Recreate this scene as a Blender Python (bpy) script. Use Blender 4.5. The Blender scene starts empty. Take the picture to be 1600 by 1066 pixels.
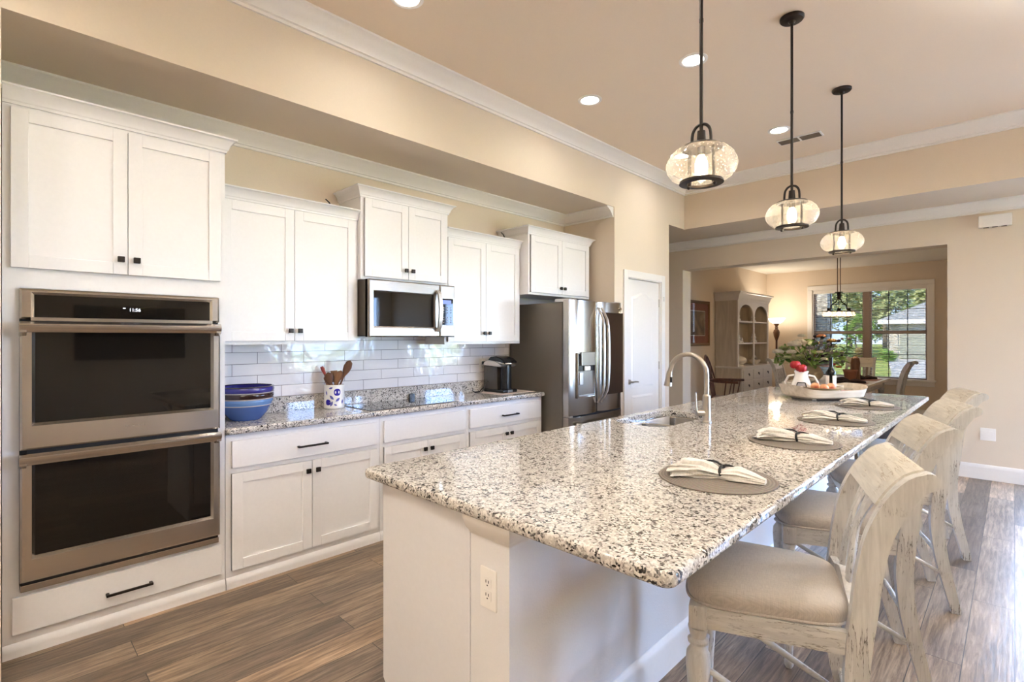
import bpy, bmesh, math, random
from mathutils import Vector, Matrix, noise
random.seed(7)
C = bpy.context.scene.collection
SC = bpy.context.scene
R = math.radians
PI = math.pi

# ------------------------------------------------------------------ camera
cam_data = bpy.data.cameras.new('camera')
cam_data.lens = 18.0
cam_data.sensor_width = 36.0
cam_data.shift_y = -0.00375
cam_data.clip_start = 0.02
cam_data.clip_end = 400
cam = bpy.data.objects.new('camera', cam_data)
C.objects.link(cam)
cam.location = (0, 0, 1.43)
cam.rotation_euler = (R(90), 0, R(44.48))
SC.camera = cam

# ------------------------------------------------------------------ colour management, sky, sun
SC.view_settings.view_transform = 'Standard'
SC.view_settings.look = 'None'
SC.view_settings.gamma = 1.0
SC.view_settings.use_curve_mapping = False
SC.view_settings.exposure = 0.49
SC.cycles.max_bounces = 10
SC.cycles.diffuse_bounces = 6
SC.cycles.glossy_bounces = 5
SC.cycles.transparent_max_bounces = 16
SC.cycles.sample_clamp_indirect = 40.0
SC.cycles.caustics_reflective = False
SC.cycles.caustics_refractive = False

world = bpy.data.worlds.new('sky_world')
SC.world = world
world.use_nodes = True
wt = world.node_tree
wt.nodes.clear()
w_out = wt.nodes.new('ShaderNodeOutputWorld')
w_bg = wt.nodes.new('ShaderNodeBackground')
# clear blue sky: paler towards the horizon, a few soft clouds
w_tc = wt.nodes.new('ShaderNodeTexCoord')
w_sep = wt.nodes.new('ShaderNodeSeparateXYZ')
w_rmp = wt.nodes.new('ShaderNodeValToRGB')
for k_, (p_, c_) in enumerate(((0.0, (0.50, 0.68, 1.0)), (0.12, (0.30, 0.52, 0.98)), (0.5, (0.18, 0.40, 0.92)))):
    if k_ >= 2: w_rmp.color_ramp.elements.new(p_)
    w_rmp.color_ramp.elements[k_].position = p_; w_rmp.color_ramp.elements[k_].color = (*c_, 1)
w_cn = wt.nodes.new('ShaderNodeTexNoise'); w_cn.inputs['Scale'].default_value = 5.0; w_cn.inputs['Detail'].default_value = 6
w_cr = wt.nodes.new('ShaderNodeValToRGB')
w_cr.color_ramp.elements[0].position = 0.50; w_cr.color_ramp.elements[0].color = (0, 0, 0, 1)
w_cr.color_ramp.elements[1].position = 0.72; w_cr.color_ramp.elements[1].color = (0.8, 0.8, 0.8, 1)
w_mix = wt.nodes.new('ShaderNodeMix'); w_mix.data_type = 'RGBA'
w_mix.inputs['B'].default_value = (1.0, 0.98, 0.95, 1)
wt.links.new(w_tc.outputs['Generated'], w_sep.inputs[0]); wt.links.new(w_sep.outputs['Z'], w_rmp.inputs['Fac'])
wt.links.new(w_tc.outputs['Generated'], w_cn.inputs['Vector']); wt.links.new(w_cn.outputs['Fac'], w_cr.inputs['Fac'])
wt.links.new(w_cr.outputs['Color'], w_mix.inputs['Factor']); wt.links.new(w_rmp.outputs['Color'], w_mix.inputs['A'])
w_bg.inputs['Strength'].default_value = 27.0
wt.links.new(w_mix.outputs['Result'], w_bg.inputs['Color'])
wt.links.new(w_bg.outputs[0], w_out.inputs['Surface'])

sun_data = bpy.data.lights.new('sun', 'SUN')
sun_data.energy = 90.0
sun_data.angle = R(1.5)
sun_data.color = (1.0, 0.95, 0.86)
sun = bpy.data.objects.new('sun', sun_data)
C.objects.link(sun)
sun.rotation_euler = (R(46), 0, R(-28))       # high, from behind the house, towards the garden

WARM = (1.0, 0.94, 0.88)          # recessed lamps
GLOW = (1.0, 0.72, 0.42)          # pendant and lamp bulbs
DOWNLIGHT_W = 2.6
PENDANT_W = 12.0
DAY = (0.80, 0.90, 1.0)

# ------------------------------------------------------------------ materials
def nodes_of(m):
    m.use_nodes = True
    nt = m.node_tree
    b = next(n for n in nt.nodes if n.type == 'BSDF_PRINCIPLED')
    return nt, b

def pbr(name, col, rough=0.5, metal=0.0, spec=0.5, coat=0.0, bump=0.0, bscale=60.0, aniso=0.0, sheen=0.0):
    m = bpy.data.materials.new(name)
    nt, b = nodes_of(m)
    b.inputs['Base Color'].default_value = (*col, 1)
    b.inputs['Roughness'].default_value = rough
    b.inputs['Metallic'].default_value = metal
    b.inputs['Specular IOR Level'].default_value = spec
    b.inputs['Coat Weight'].default_value = coat
    b.inputs['Coat Roughness'].default_value = 0.05
    b.inputs['Sheen Weight'].default_value = sheen
    tc = nt.nodes.new('ShaderNodeTexCoord')
    nz = nt.nodes.new('ShaderNodeTexNoise')
    nz.inputs['Scale'].default_value = bscale
    nz.inputs['Detail'].default_value = 3
    nt.links.new(tc.outputs['Object'], nz.inputs['Vector'])
    # a very slight tone variation keeps every surface procedural
    mx = nt.nodes.new('ShaderNodeMix'); mx.data_type = 'RGBA'
    mx.inputs['A'].default_value = (*[c * 0.97 for c in col], 1)
    mx.inputs['B'].default_value = (*[min(1, c * 1.03) for c in col], 1)
    nt.links.new(nz.outputs['Fac'], mx.inputs['Factor'])
    nt.links.new(mx.outputs['Result'], b.inputs['Base Color'])
    if bump:
        bp = nt.nodes.new('ShaderNodeBump')
        bp.inputs['Strength'].default_value = bump
        bp.inputs['Distance'].default_value = 0.004
        nt.links.new(nz.outputs['Fac'], bp.inputs['Height'])
        nt.links.new(bp.outputs['Normal'], b.inputs['Normal'])
    return m

def ramp(nt, stops, interp='LINEAR'):
    r = nt.nodes.new('ShaderNodeValToRGB')
    r.color_ramp.interpolation = interp
    e = r.color_ramp.elements
    while len(e) < len(stops):
        e.new(0.5)
    for k, (p, c) in enumerate(stops):
        e[k].position = p
        e[k].color = (*c, 1)
    return r

def emit(name, col, strength):
    m = bpy.data.materials.new(name)
    m.use_nodes = True
    nt = m.node_tree
    nt.nodes.clear()
    o = nt.nodes.new('ShaderNodeOutputMaterial')
    e = nt.nodes.new('ShaderNodeEmission')
    e.inputs['Color'].default_value = (*col, 1)
    e.inputs['Strength'].default_value = strength
    nt.links.new(e.outputs[0], o.inputs['Surface'])
    return m

def thin_glass(name, tint=(1, 1, 1), rough=0.0, seeds=0.0, haze=0.0):
    """Thin pane: clear transmission with fresnel reflection; seeds adds little bubbles."""
    m = bpy.data.materials.new(name)
    m.use_nodes = True
    nt = m.node_tree
    nt.nodes.clear()
    o = nt.nodes.new('ShaderNodeOutputMaterial')
    t = nt.nodes.new('ShaderNodeBsdfTransparent')
    t.inputs['Color'].default_value = (*tint, 1)
    g = nt.nodes.new('ShaderNodeBsdfGlossy')
    g.inputs['Roughness'].default_value = rough
    lw = nt.nodes.new('ShaderNodeLayerWeight')        # facing term, the same from both sides of the pane
    pw = nt.nodes.new('ShaderNodeMath'); pw.operation = 'POWER'; pw.inputs[1].default_value = 5.0
    lw.inputs['Blend'].default_value = 0.5
    f = nt.nodes.new('ShaderNodeMath'); f.operation = 'MULTIPLY_ADD'; f.inputs[1].default_value = 0.93; f.inputs[2].default_value = 0.045
    nt.links.new(lw.outputs['Facing'], pw.inputs[0]); nt.links.new(pw.outputs[0], f.inputs[0])
    mx = nt.nodes.new('ShaderNodeMixShader')
    nt.links.new(f.outputs[0], mx.inputs[0])
    nt.links.new(t.outputs[0], mx.inputs[1])
    nt.links.new(g.outputs[0], mx.inputs[2])
    last = mx
    if seeds:
        tc = nt.nodes.new('ShaderNodeTexCoord')
        v = nt.nodes.new('ShaderNodeTexVoronoi')
        v.inputs['Scale'].default_value = 95
        nt.links.new(tc.outputs['Object'], v.inputs['Vector'])
        rp = ramp(nt, [(0.12, (1, 1, 1)), (0.30, (0, 0, 0))])
        nt.links.new(v.outputs['Distance'], rp.inputs['Fac'])
        d = nt.nodes.new('ShaderNodeBsdfTranslucent')
        d.inputs['Color'].default_value = (0.95, 0.93, 0.9, 1)
        d2 = nt.nodes.new('ShaderNodeBsdfDiffuse')
        d2.inputs['Color'].default_value = (0.95, 0.93, 0.9, 1)
        ad = nt.nodes.new('ShaderNodeMixShader'); ad.inputs[0].default_value = 0.5
        nt.links.new(d.outputs[0], ad.inputs[1]); nt.links.new(d2.outputs[0], ad.inputs[2])
        ml = nt.nodes.new('ShaderNodeMath'); ml.operation = 'MULTIPLY_ADD'
        ml.inputs[1].default_value = seeds; ml.inputs[2].default_value = haze
        nt.links.new(rp.outputs['Color'], ml.inputs[0])
        m2 = nt.nodes.new('ShaderNodeMixShader')
        nt.links.new(ml.outputs[0], m2.inputs[0])
        nt.links.new(mx.outputs[0], m2.inputs[1])
        nt.links.new(ad.outputs[0], m2.inputs[2])
        bp = nt.nodes.new('ShaderNodeBump'); bp.inputs['Strength'].default_value = 0.4
        bp.inputs['Distance'].default_value = 0.003
        nt.links.new(v.outputs['Distance'], bp.inputs['Height'])
        nt.links.new(bp.outputs['Normal'], g.inputs['Normal'])
        last = m2
    nt.links.new(last.outputs[0], o.inputs['Surface'])
    return m

def granite():
    m = bpy.data.materials.new('granite')
    nt, b = nodes_of(m)
    tc = nt.nodes.new('ShaderNodeTexCoord')
    def vor(scale, rnd=1.0):
        v = nt.nodes.new('ShaderNodeTexVoronoi')
        v.inputs['Scale'].default_value = scale
        v.inputs['Randomness'].default_value = rnd
        return v
    nz = nt.nodes.new('ShaderNodeTexNoise')
    nz.inputs['Scale'].default_value = 70; nz.inputs['Detail'].default_value = 3
    nt.links.new(tc.outputs['Object'], nz.inputs['Vector'])
    ad = nt.nodes.new('ShaderNodeMix'); ad.data_type = 'VECTOR'
    ad.inputs['Factor'].default_value = 0.012
    nt.links.new(tc.outputs['Object'], ad.inputs['A'])
    nt.links.new(nz.outputs['Color'], ad.inputs['B'])
    v1 = vor(165); nt.links.new(ad.outputs['Result'], v1.inputs['Vector'])
    sp = nt.nodes.new('ShaderNodeSeparateColor')
    nt.links.new(v1.outputs['Color'], sp.inputs[0])
    r1 = ramp(nt, [(0.0, (0.018, 0.016, 0.016)), (0.12, (0.16, 0.145, 0.135)), (0.27, (0.38, 0.345, 0.315)),
                   (0.46, (0.56, 0.525, 0.48)), (0.66, (0.69, 0.655, 0.605)), (0.9, (0.52, 0.485, 0.435))], 'CONSTANT')
    nt.links.new(sp.outputs[0], r1.inputs['Fac'])
    # clusters: let dark grains gather in patches
    n2 = nt.nodes.new('ShaderNodeTexNoise')
    n2.inputs['Scale'].default_value = 34; n2.inputs['Detail'].default_value = 2
    nt.links.new(tc.outputs['Object'], n2.inputs['Vector'])
    mm = nt.nodes.new('ShaderNodeMath'); mm.operation = 'MULTIPLY_ADD'
    mm.inputs[1].default_value = 1.1; mm.inputs[2].default_value = -0.47
    nt.links.new(n2.outputs['Fac'], mm.inputs[0])
    sm = nt.nodes.new('ShaderNodeMath'); sm.operation = 'ADD'; sm.use_clamp = True
    nt.links.new(sp.outputs[0], sm.inputs[0]); nt.links.new(mm.outputs[0], sm.inputs[1])
    nt.links.new(sm.outputs[0], r1.inputs['Fac'])
    nt.links.new(r1.outputs['Color'], b.inputs['Base Color'])
    b.inputs['Roughness'].default_value = 0.045
    b.inputs['Specular IOR Level'].default_value = 0.62
    return m

def wood_floor():
    m = bpy.data.materials.new('wood_planks')
    nt, b = nodes_of(m)
    tc = nt.nodes.new('ShaderNodeTexCoord')
    mp = nt.nodes.new('ShaderNodeMapping')
    mp.inputs['Rotation'].default_value = (0, 0, R(90))
    nt.links.new(tc.outputs['Object'], mp.inputs['Vector'])
    br = nt.nodes.new('ShaderNodeTexBrick')
    br.offset = 0.37; br.offset_frequency = 2
    br.inputs['Color1'].default_value = (0, 0, 0, 1)
    br.inputs['Color2'].default_value = (1, 1, 1, 1)
    br.inputs['Mortar'].default_value = (0.5, 0.5, 0.5, 1)
    br.inputs['Scale'].default_value = 1.0
    br.inputs['Brick Width'].default_value = 1.25
    br.inputs['Row Height'].default_value = 0.165
    br.inputs['Mortar Size'].default_value = 0.0016
    br.inputs['Mortar Smooth'].default_value = 0.0
    br.inputs['Bias'].default_value = 0.0
    nt.links.new(mp.outputs[0], br.inputs['Vector'])
    # per-plank offset of the grain
    ad = nt.nodes.new('ShaderNodeVectorMath'); ad.operation = 'MULTIPLY_ADD'
    ad.inputs[1].default_value = (7.3, 3.1, 0); 
    nt.links.new(br.outputs['Color'], ad.inputs[0]); nt.links.new(mp.outputs[0], ad.inputs[2])
    st = nt.nodes.new('ShaderNodeMapping'); st.inputs['Scale'].default_value = (1.6, 22.0, 1.0)
    nt.links.new(ad.outputs[0], st.inputs['Vector'])
    n1 = nt.nodes.new('ShaderNodeTexNoise')
    n1.inputs['Scale'].default_value = 2.6; n1.inputs['Detail'].default_value = 12; n1.inputs['Roughness'].default_value = 0.72
    n1.inputs['Distortion'].default_value = 0.5
    nt.links.new(st.outputs[0], n1.inputs['Vector'])
    st2 = nt.nodes.new('ShaderNodeMapping'); st2.inputs['Scale'].default_value = (1.0, 4.0, 1.0)
    nt.links.new(ad.outputs[0], st2.inputs['Vector'])
    n2 = nt.nodes.new('ShaderNodeTexNoise')
    n2.inputs['Scale'].default_value = 1.6; n2.inputs['Detail'].default_value = 4
    nt.links.new(st2.outputs[0], n2.inputs['Vector'])
    rg = ramp(nt, [(0.25, (0.055, 0.037, 0.025)), (0.42, (0.140, 0.100, 0.069)), (0.55, (0.245, 0.182, 0.128)), (0.75, (0.42, 0.325, 0.235))])
    nt.links.new(n1.outputs['Fac'], rg.inputs['Fac'])
    rp = ramp(nt, [(0.0, (0.55, 0.53, 0.52)), (0.35, (0.80, 0.78, 0.76)), (0.6, (1.0, 1.0, 1.0)), (0.85, (1.25, 1.22, 1.15)), (1.0, (1.75, 1.62, 1.45))])
    sp = nt.nodes.new('ShaderNodeSeparateColor'); nt.links.new(br.outputs['Color'], sp.inputs[0])
    nt.links.new(sp.outputs[0], rp.inputs['Fac'])
    mu = nt.nodes.new('ShaderNodeMix'); mu.data_type = 'RGBA'; mu.blend_type = 'MULTIPLY'
    mu.inputs['Factor'].default_value = 1
    nt.links.new(rg.outputs['Color'], mu.inputs['A']); nt.links.new(rp.outputs['Color'], mu.inputs['B'])
    r2 = ramp(nt, [(0.3, (0.70, 0.68, 0.66)), (0.7, (1.25, 1.22, 1.18))])
    nt.links.new(n2.outputs['Fac'], r2.inputs['Fac'])
    m2 = nt.nodes.new('ShaderNodeMix'); m2.data_type = 'RGBA'; m2.blend_type = 'MULTIPLY'; m2.inputs['Factor'].default_value = 1
    nt.links.new(mu.outputs['Result'], m2.inputs['A']); nt.links.new(r2.outputs['Color'], m2.inputs['B'])
    m3 = nt.nodes.new('ShaderNodeMix'); m3.data_type = 'RGBA'
    m3.inputs['B'].default_value = (0.03, 0.022, 0.016, 1)
    nt.links.new(br.outputs['Fac'], m3.inputs['Factor']); nt.links.new(m2.outputs['Result'], m3.inputs['A'])
    nt.links.new(m3.outputs['Result'], b.inputs['Base Color'])
    b.inputs['Roughness'].default_value = 0.33
    b.inputs['Specular IOR Level'].default_value = 0.6
    bp = nt.nodes.new('ShaderNodeBump'); bp.inputs['Strength'].default_value = 0.28; bp.inputs['Distance'].default_value = 0.003
    nt.links.new(n1.outputs['Fac'], bp.inputs['Height']); nt.links.new(bp.outputs['Normal'], b.inputs['Normal'])
    return m

def tiles():
    m = bpy.data.materials.new('subway_tile')
    nt, b = nodes_of(m)
    tc = nt.nodes.new('ShaderNodeTexCoord')
    sx = nt.nodes.new('ShaderNodeSeparateXYZ'); nt.links.new(tc.outputs['Object'], sx.inputs[0])
    cb = nt.nodes.new('ShaderNodeCombineXYZ')
    nt.links.new(sx.outputs['Y'], cb.inputs['X']); nt.links.new(sx.outputs['Z'], cb.inputs['Y'])
    br = nt.nodes.new('ShaderNodeTexBrick')
    br.inputs['Color1'].default_value = (0.79, 0.77, 0.79, 1)
    br.inputs['Color2'].default_value = (0.83, 0.81, 0.83, 1)
    br.inputs['Mortar'].default_value = (0.23, 0.22, 0.23, 1)
    br.inputs['Scale'].default_value = 1
    br.inputs['Brick Width'].default_value = 0.315
    br.inputs['Row Height'].default_value = 0.0775
    br.inputs['Mortar Size'].default_value = 0.0018
    br.inputs['Mortar Smooth'].default_value = 0.1
    nt.links.new(cb.outputs[0], br.inputs['Vector'])
    nt.links.new(br.outputs['Color'], b.inputs['Base Color'])
    b.inputs['Roughness'].default_value = 0.10
    nz = nt.nodes.new('ShaderNodeTexNoise'); nz.inputs['Scale'].default_value = 9; nz.inputs['Detail'].default_value = 2
    nt.links.new(tc.outputs['Object'], nz.inputs['Vector'])
    bp = nt.nodes.new('ShaderNodeBump'); bp.inputs['Strength'].default_value = 0.35; bp.inputs['Distance'].default_value = 0.012
    nt.links.new(nz.outputs['Fac'], bp.inputs['Height'])
    b2 = nt.nodes.new('ShaderNodeBump'); b2.inputs['Strength'].default_value = 0.6; b2.inputs['Distance'].default_value = 0.002; b2.invert = True
    nt.links.new(br.outputs['Fac'], b2.inputs['Height']); nt.links.new(bp.outputs['Normal'], b2.inputs['Normal'])
    nt.links.new(b2.outputs['Normal'], b.inputs['Normal'])
    return m

def distressed(name, base, dark, axis='Z', amount=0.5, rough=0.5):
    """Chalky paint with long fine cracks and rubbed patches along one axis."""
    m = bpy.data.materials.new(name)
    nt, b = nodes_of(m)
    tc = nt.nodes.new('ShaderNodeTexCoord')
    mp = nt.nodes.new('ShaderNodeMapping')
    mp.inputs['Scale'].default_value = {'Z': (75, 75, 7), 'Y': (75, 6, 75), 'X': (7, 75, 75)}[axis]
    nt.links.new(tc.outputs['Object'], mp.inputs['Vector'])
    n1 = nt.nodes.new('ShaderNodeTexNoise'); n1.inputs['Scale'].default_value = 1.0; n1.inputs['Detail'].default_value = 5; n1.inputs['Roughness'].default_value = 0.6; n1.inputs['Distortion'].default_value = 0.4
    nt.links.new(mp.outputs[0], n1.inputs['Vector'])
    sb = nt.nodes.new('ShaderNodeMath'); sb.operation = 'SUBTRACT'; sb.inputs[1].default_value = 0.5
    ab = nt.nodes.new('ShaderNodeMath'); ab.operation = 'ABSOLUTE'
    nt.links.new(n1.outputs['Fac'], sb.inputs[0]); nt.links.new(sb.outputs[0], ab.inputs[0])
    crack = ramp(nt, [(0.0, (1, 1, 1)), (0.010, (0.75, 0.75, 0.75)), (0.026, (0, 0, 0))]); nt.links.new(ab.outputs[0], crack.inputs['Fac'])
    n2 = nt.nodes.new('ShaderNodeTexNoise'); n2.inputs['Scale'].default_value = 8; n2.inputs['Detail'].default_value = 5; n2.inputs['Roughness'].default_value = 0.65
    nt.links.new(tc.outputs['Object'], n2.inputs['Vector'])
    t0 = 0.60 - 0.16 * amount
    mask = ramp(nt, [(t0, (0, 0, 0)), (t0 + 0.10, (1, 1, 1))]); nt.links.new(n2.outputs['Fac'], mask.inputs['Fac'])
    mu = nt.nodes.new('ShaderNodeMath'); mu.operation = 'MULTIPLY'
    nt.links.new(crack.outputs['Color'], mu.inputs[0]); nt.links.new(mask.outputs['Color'], mu.inputs[1])
    rub = ramp(nt, [(0.69, (0, 0, 0)), (0.73, (0.8, 0.8, 0.8))]); nt.links.new(n2.outputs['Fac'], rub.inputs['Fac'])
    mxm = nt.nodes.new('ShaderNodeMath'); mxm.operation = 'MAXIMUM'
    nt.links.new(mu.outputs[0], mxm.inputs[0]); nt.links.new(rub.outputs['Color'], mxm.inputs[1])
    tone = ramp(nt, [(0.35, tuple(c * 0.84 for c in base)), (0.65, tuple(min(1, c * 1.06) for c in base))]); nt.links.new(n1.outputs['Fac'], tone.inputs['Fac'])
    mx = nt.nodes.new('ShaderNodeMix'); mx.data_type = 'RGBA'; mx.inputs['B'].default_value = (*dark, 1)
    nt.links.new(mxm.outputs[0], mx.inputs['Factor']); nt.links.new(tone.outputs['Color'], mx.inputs['A'])
    nt.links.new(mx.outputs['Result'], b.inputs['Base Color'])
    b.inputs['Roughness'].default_value = rough
    bp = nt.nodes.new('ShaderNodeBump'); bp.inputs['Strength'].default_value = 0.3; bp.inputs['Distance'].default_value = 0.002
    nt.links.new(n1.outputs['Fac'], bp.inputs['Height']); nt.links.new(bp.outputs['Normal'], b.inputs['Normal'])
    return m

def grain(name, lo, hi, axis='Z', scale=1.0, rough=0.5):
    m = bpy.data.materials.new(name)
    nt, b = nodes_of(m)
    tc = nt.nodes.new('ShaderNodeTexCoord')
    mp = nt.nodes.new('ShaderNodeMapping')
    s = {'Z': (30, 30, 3), 'Y': (30, 3, 30), 'X': (3, 30, 30)}[axis]
    mp.inputs['Scale'].default_value = tuple(k * scale for k in s)
    nt.links.new(tc.outputs['Object'], mp.inputs['Vector'])
    n1 = nt.nodes.new('ShaderNodeTexNoise'); n1.inputs['Scale'].default_value = 1.0; n1.inputs['Detail'].default_value = 5; n1.inputs['Distortion'].default_value = 0.6
    nt.links.new(mp.outputs[0], n1.inputs['Vector'])
    rp = ramp(nt, [(0.3, lo), (0.7, hi)])
    nt.links.new(n1.outputs['Fac'], rp.inputs['Fac'])
    nt.links.new(rp.outputs['Color'], b.inputs['Base Color'])
    b.inputs['Roughness'].default_value = rough
    return m

def linen(name, col, scale=900):
    m = bpy.data.materials.new(name)
    nt, b = nodes_of(m)
    tc = nt.nodes.new('ShaderNodeTexCoord')
    fac = []
    for sc_ in ((scale, 40, 40), (40, scale, 40)):
        mp = nt.nodes.new('ShaderNodeMapping'); mp.inputs['Scale'].default_value = sc_
        nt.links.new(tc.outputs['Object'], mp.inputs['Vector'])
        n = nt.nodes.new('ShaderNodeTexNoise'); n.inputs['Scale'].default_value = 1; n.inputs['Detail'].default_value = 2
        nt.links.new(mp.outputs[0], n.inputs['Vector']); fac.append(n)
    ad = nt.nodes.new('ShaderNodeMath'); ad.operation = 'ADD'
    nt.links.new(fac[0].outputs['Fac'], ad.inputs[0]); nt.links.new(fac[1].outputs['Fac'], ad.inputs[1])
    rp = ramp(nt, [(0.3, tuple(c * 0.78 for c in col)), (0.7, tuple(min(1, c * 1.16) for c in col))])
    hf = nt.nodes.new('ShaderNodeMath'); hf.operation = 'MULTIPLY'; hf.inputs[1].default_value = 0.5
    nt.links.new(ad.outputs[0], hf.inputs[0]); nt.links.new(hf.outputs[0], rp.inputs['Fac'])
    nt.links.new(rp.outputs['Color'], b.inputs['Base Color'])
    b.inputs['Roughness'].default_value = 0.9
    b.inputs['Sheen Weight'].default_value = 0.2
    bp = nt.nodes.new('ShaderNodeBump'); bp.inputs['Strength'].default_value = 0.25; bp.inputs['Distance'].default_value = 0.001
    nt.links.new(ad.outputs[0], bp.inputs['Height']); nt.links.new(bp.outputs['Normal'], b.inputs['Normal'])
    return m

def brushed(name, col, rough=0.28, axis='Y'):
    m = bpy.data.materials.new(name)
    nt, b = nodes_of(m)
    tc = nt.nodes.new('ShaderNodeTexCoord')
    mp = nt.nodes.new('ShaderNodeMapping')
    mp.inputs['Scale'].default_value = {'Y': (500, 3, 500), 'Z': (500, 500, 3), 'X': (3, 500, 500)}[axis]
    nt.links.new(tc.outputs['Object'], mp.inputs['Vector'])
    n = nt.nodes.new('ShaderNodeTexNoise'); n.inputs['Scale'].default_value = 1; n.inputs['Detail'].default_value = 2
    nt.links.new(mp.outputs[0], n.inputs['Vector'])
    rp = ramp(nt, [(0.3, tuple(c * 0.985 for c in col)), (0.7, tuple(min(1, c * 1.015) for c in col))])
    nt.links.new(n.outputs['Fac'], rp.inputs['Fac'])
    nt.links.new(rp.outputs['Color'], b.inputs['Base Color'])
    rr = nt.nodes.new('ShaderNodeMapRange'); rr.inputs['To Min'].default_value = rough - 0.012; rr.inputs['To Max'].default_value = rough + 0.012
    nt.links.new(n.outputs['Fac'], rr.inputs['Value']); nt.links.new(rr.outputs[0], b.inputs['Roughness'])
    b.inputs['Metallic'].default_value = 1.0
    return m

def brick(name, c1, c2, mortar, w=0.22, h=0.075, rough=0.9, ms=0.008):
    m = bpy.data.materials.new(name)
    nt, b = nodes_of(m)
    tc = nt.nodes.new('ShaderNodeTexCoord')
    sx = nt.nodes.new('ShaderNodeSeparateXYZ'); nt.links.new(tc.outputs['Object'], sx.inputs[0])
    ad = nt.nodes.new('ShaderNodeMath'); ad.operation = 'ADD'
    nt.links.new(sx.outputs['X'], ad.inputs[0]); nt.links.new(sx.outputs['Y'], ad.inputs[1])
    cb = nt.nodes.new('ShaderNodeCombineXYZ')
    nt.links.new(ad.outputs[0], cb.inputs['X']); nt.links.new(sx.outputs['Z'], cb.inputs['Y'])
    br = nt.nodes.new('ShaderNodeTexBrick')
    br.inputs['Color1'].default_value = (*c1, 1); br.inputs['Color2'].default_value = (*c2, 1); br.inputs['Mortar'].default_value = (*mortar, 1)
    br.inputs['Scale'].default_value = 1; br.inputs['Brick Width'].default_value = w; br.inputs['Row Height'].default_value = h; br.inputs['Mortar Size'].default_value = ms
    nt.links.new(cb.outputs[0], br.inputs['Vector']); nt.links.new(br.outputs['Color'], b.inputs['Base Color'])
    b.inputs['Roughness'].default_value = rough
    return m

def mottled(name, stops, scale=4.0, rough=0.85, detail=5):
    m = bpy.data.materials.new(name)
    nt, b = nodes_of(m)
    tc = nt.nodes.new('ShaderNodeTexCoord')
    n = nt.nodes.new('ShaderNodeTexNoise'); n.inputs['Scale'].default_value = scale; n.inputs['Detail'].default_value = detail
    nt.links.new(tc.outputs['Object'], n.inputs['Vector'])
    rp = ramp(nt, stops); nt.links.new(n.outputs['Fac'], rp.inputs['Fac'])
    nt.links.new(rp.outputs['Color'], b.inputs['Base Color'])
    b.inputs['Roughness'].default_value = rough
    return m

def rings(name, c1, c2, scale):
    """Concentric coiled rings round the object's own vertical axis (woven round placemats)."""
    m = bpy.data.materials.new(name)
    nt, b = nodes_of(m)
    tc = nt.nodes.new('ShaderNodeTexCoord')
    wv = nt.nodes.new('ShaderNodeTexWave'); wv.wave_type = 'RINGS'; wv.rings_direction = 'Z'
    wv.inputs['Scale'].default_value = scale
    nt.links.new(tc.outputs['Object'], wv.inputs['Vector'])
    rp = ramp(nt, [(0.1, c1), (0.7, c2)]); nt.links.new(wv.outputs['Fac'], rp.inputs['Fac'])
    nz = nt.nodes.new('ShaderNodeTexNoise'); nz.inputs['Scale'].default_value = 260
    nt.links.new(tc.outputs['Object'], nz.inputs['Vector'])
    mx = nt.nodes.new('ShaderNodeMix'); mx.data_type = 'RGBA'; mx.blend_type = 'OVERLAY'; mx.inputs['Factor'].default_value = 0.5
    nt.links.new(rp.outputs['Color'], mx.inputs['A']); nt.links.new(nz.outputs['Color'], mx.inputs['B'])
    nt.links.new(mx.outputs['Result'], b.inputs['Base Color'])
    b.inputs['Roughness'].default_value = 0.75
    bp = nt.nodes.new('ShaderNodeBump'); bp.inputs['Strength'].default_value = 0.6; bp.inputs['Distance'].default_value = 0.002
    nt.links.new(wv.outputs['Fac'], bp.inputs['Height']); nt.links.new(bp.outputs['Normal'], b.inputs['Normal'])
    return m

M = {}
M['wall'] = pbr('wall_paint', (0.72, 0.62, 0.505), 0.75, bump=0.06, bscale=120)
M['ceil'] = pbr('ceiling_paint', (0.85, 0.72, 0.58), 0.85, bump=0.08, bscale=160)
M['ceil_white'] = pbr('dining_ceiling_paint', (0.84, 0.80, 0.73), 0.85)
M['trim'] = pbr('white_trim', (0.83, 0.80, 0.77), 0.35)
M['cab'] = pbr('cabinet_white', (0.82, 0.81, 0.82), 0.32)
M['knee'] = pbr('textured_knee_wall_paint', (0.76, 0.745, 0.75), 0.7, bump=0.25, bscale=180)
M['panel'] = pbr('island_panel_white', (0.76, 0.75, 0.77), 0.35)
M['dark'] = pbr('gap_dark', (0.012, 0.012, 0.012), 0.7)
M['bronze'] = pbr('oil_rubbed_bronze', (0.026, 0.019, 0.015), 0.38, metal=0.6)
M['black'] = pbr('black_plastic', (0.012, 0.012, 0.013), 0.25)
M['blackmatte'] = pbr('matte_black', (0.02, 0.02, 0.02), 0.6)
M['blackglass'] = pbr('black_glass', (0.010, 0.008, 0.006), 0.03, spec=0.35)
M['cookglass'] = pbr('ceramic_cooktop_glass', (0.012, 0.011, 0.011), 0.02, spec=0.9, coat=0.6)
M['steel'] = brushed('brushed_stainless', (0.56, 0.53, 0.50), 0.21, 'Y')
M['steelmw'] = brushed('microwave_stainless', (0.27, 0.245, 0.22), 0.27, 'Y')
M['satin'] = pbr('satin_handle_metal', (0.74, 0.70, 0.65), 0.38, metal=0.9)
M['steelv'] = brushed('brushed_stainless_vertical', (0.46, 0.42, 0.37), 0.20, 'Z')
M['fridgeside'] = pbr('grey_fridge_side', (0.165, 0.145, 0.118), 0.42, metal=0.3, bump=0.05, bscale=400)
M['chrome'] = pbr('polished_nickel', (0.72, 0.68, 0.62), 0.12, metal=1)
M['nickel'] = pbr('brushed_nickel', (0.47, 0.43, 0.375), 0.30, metal=1)
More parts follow.
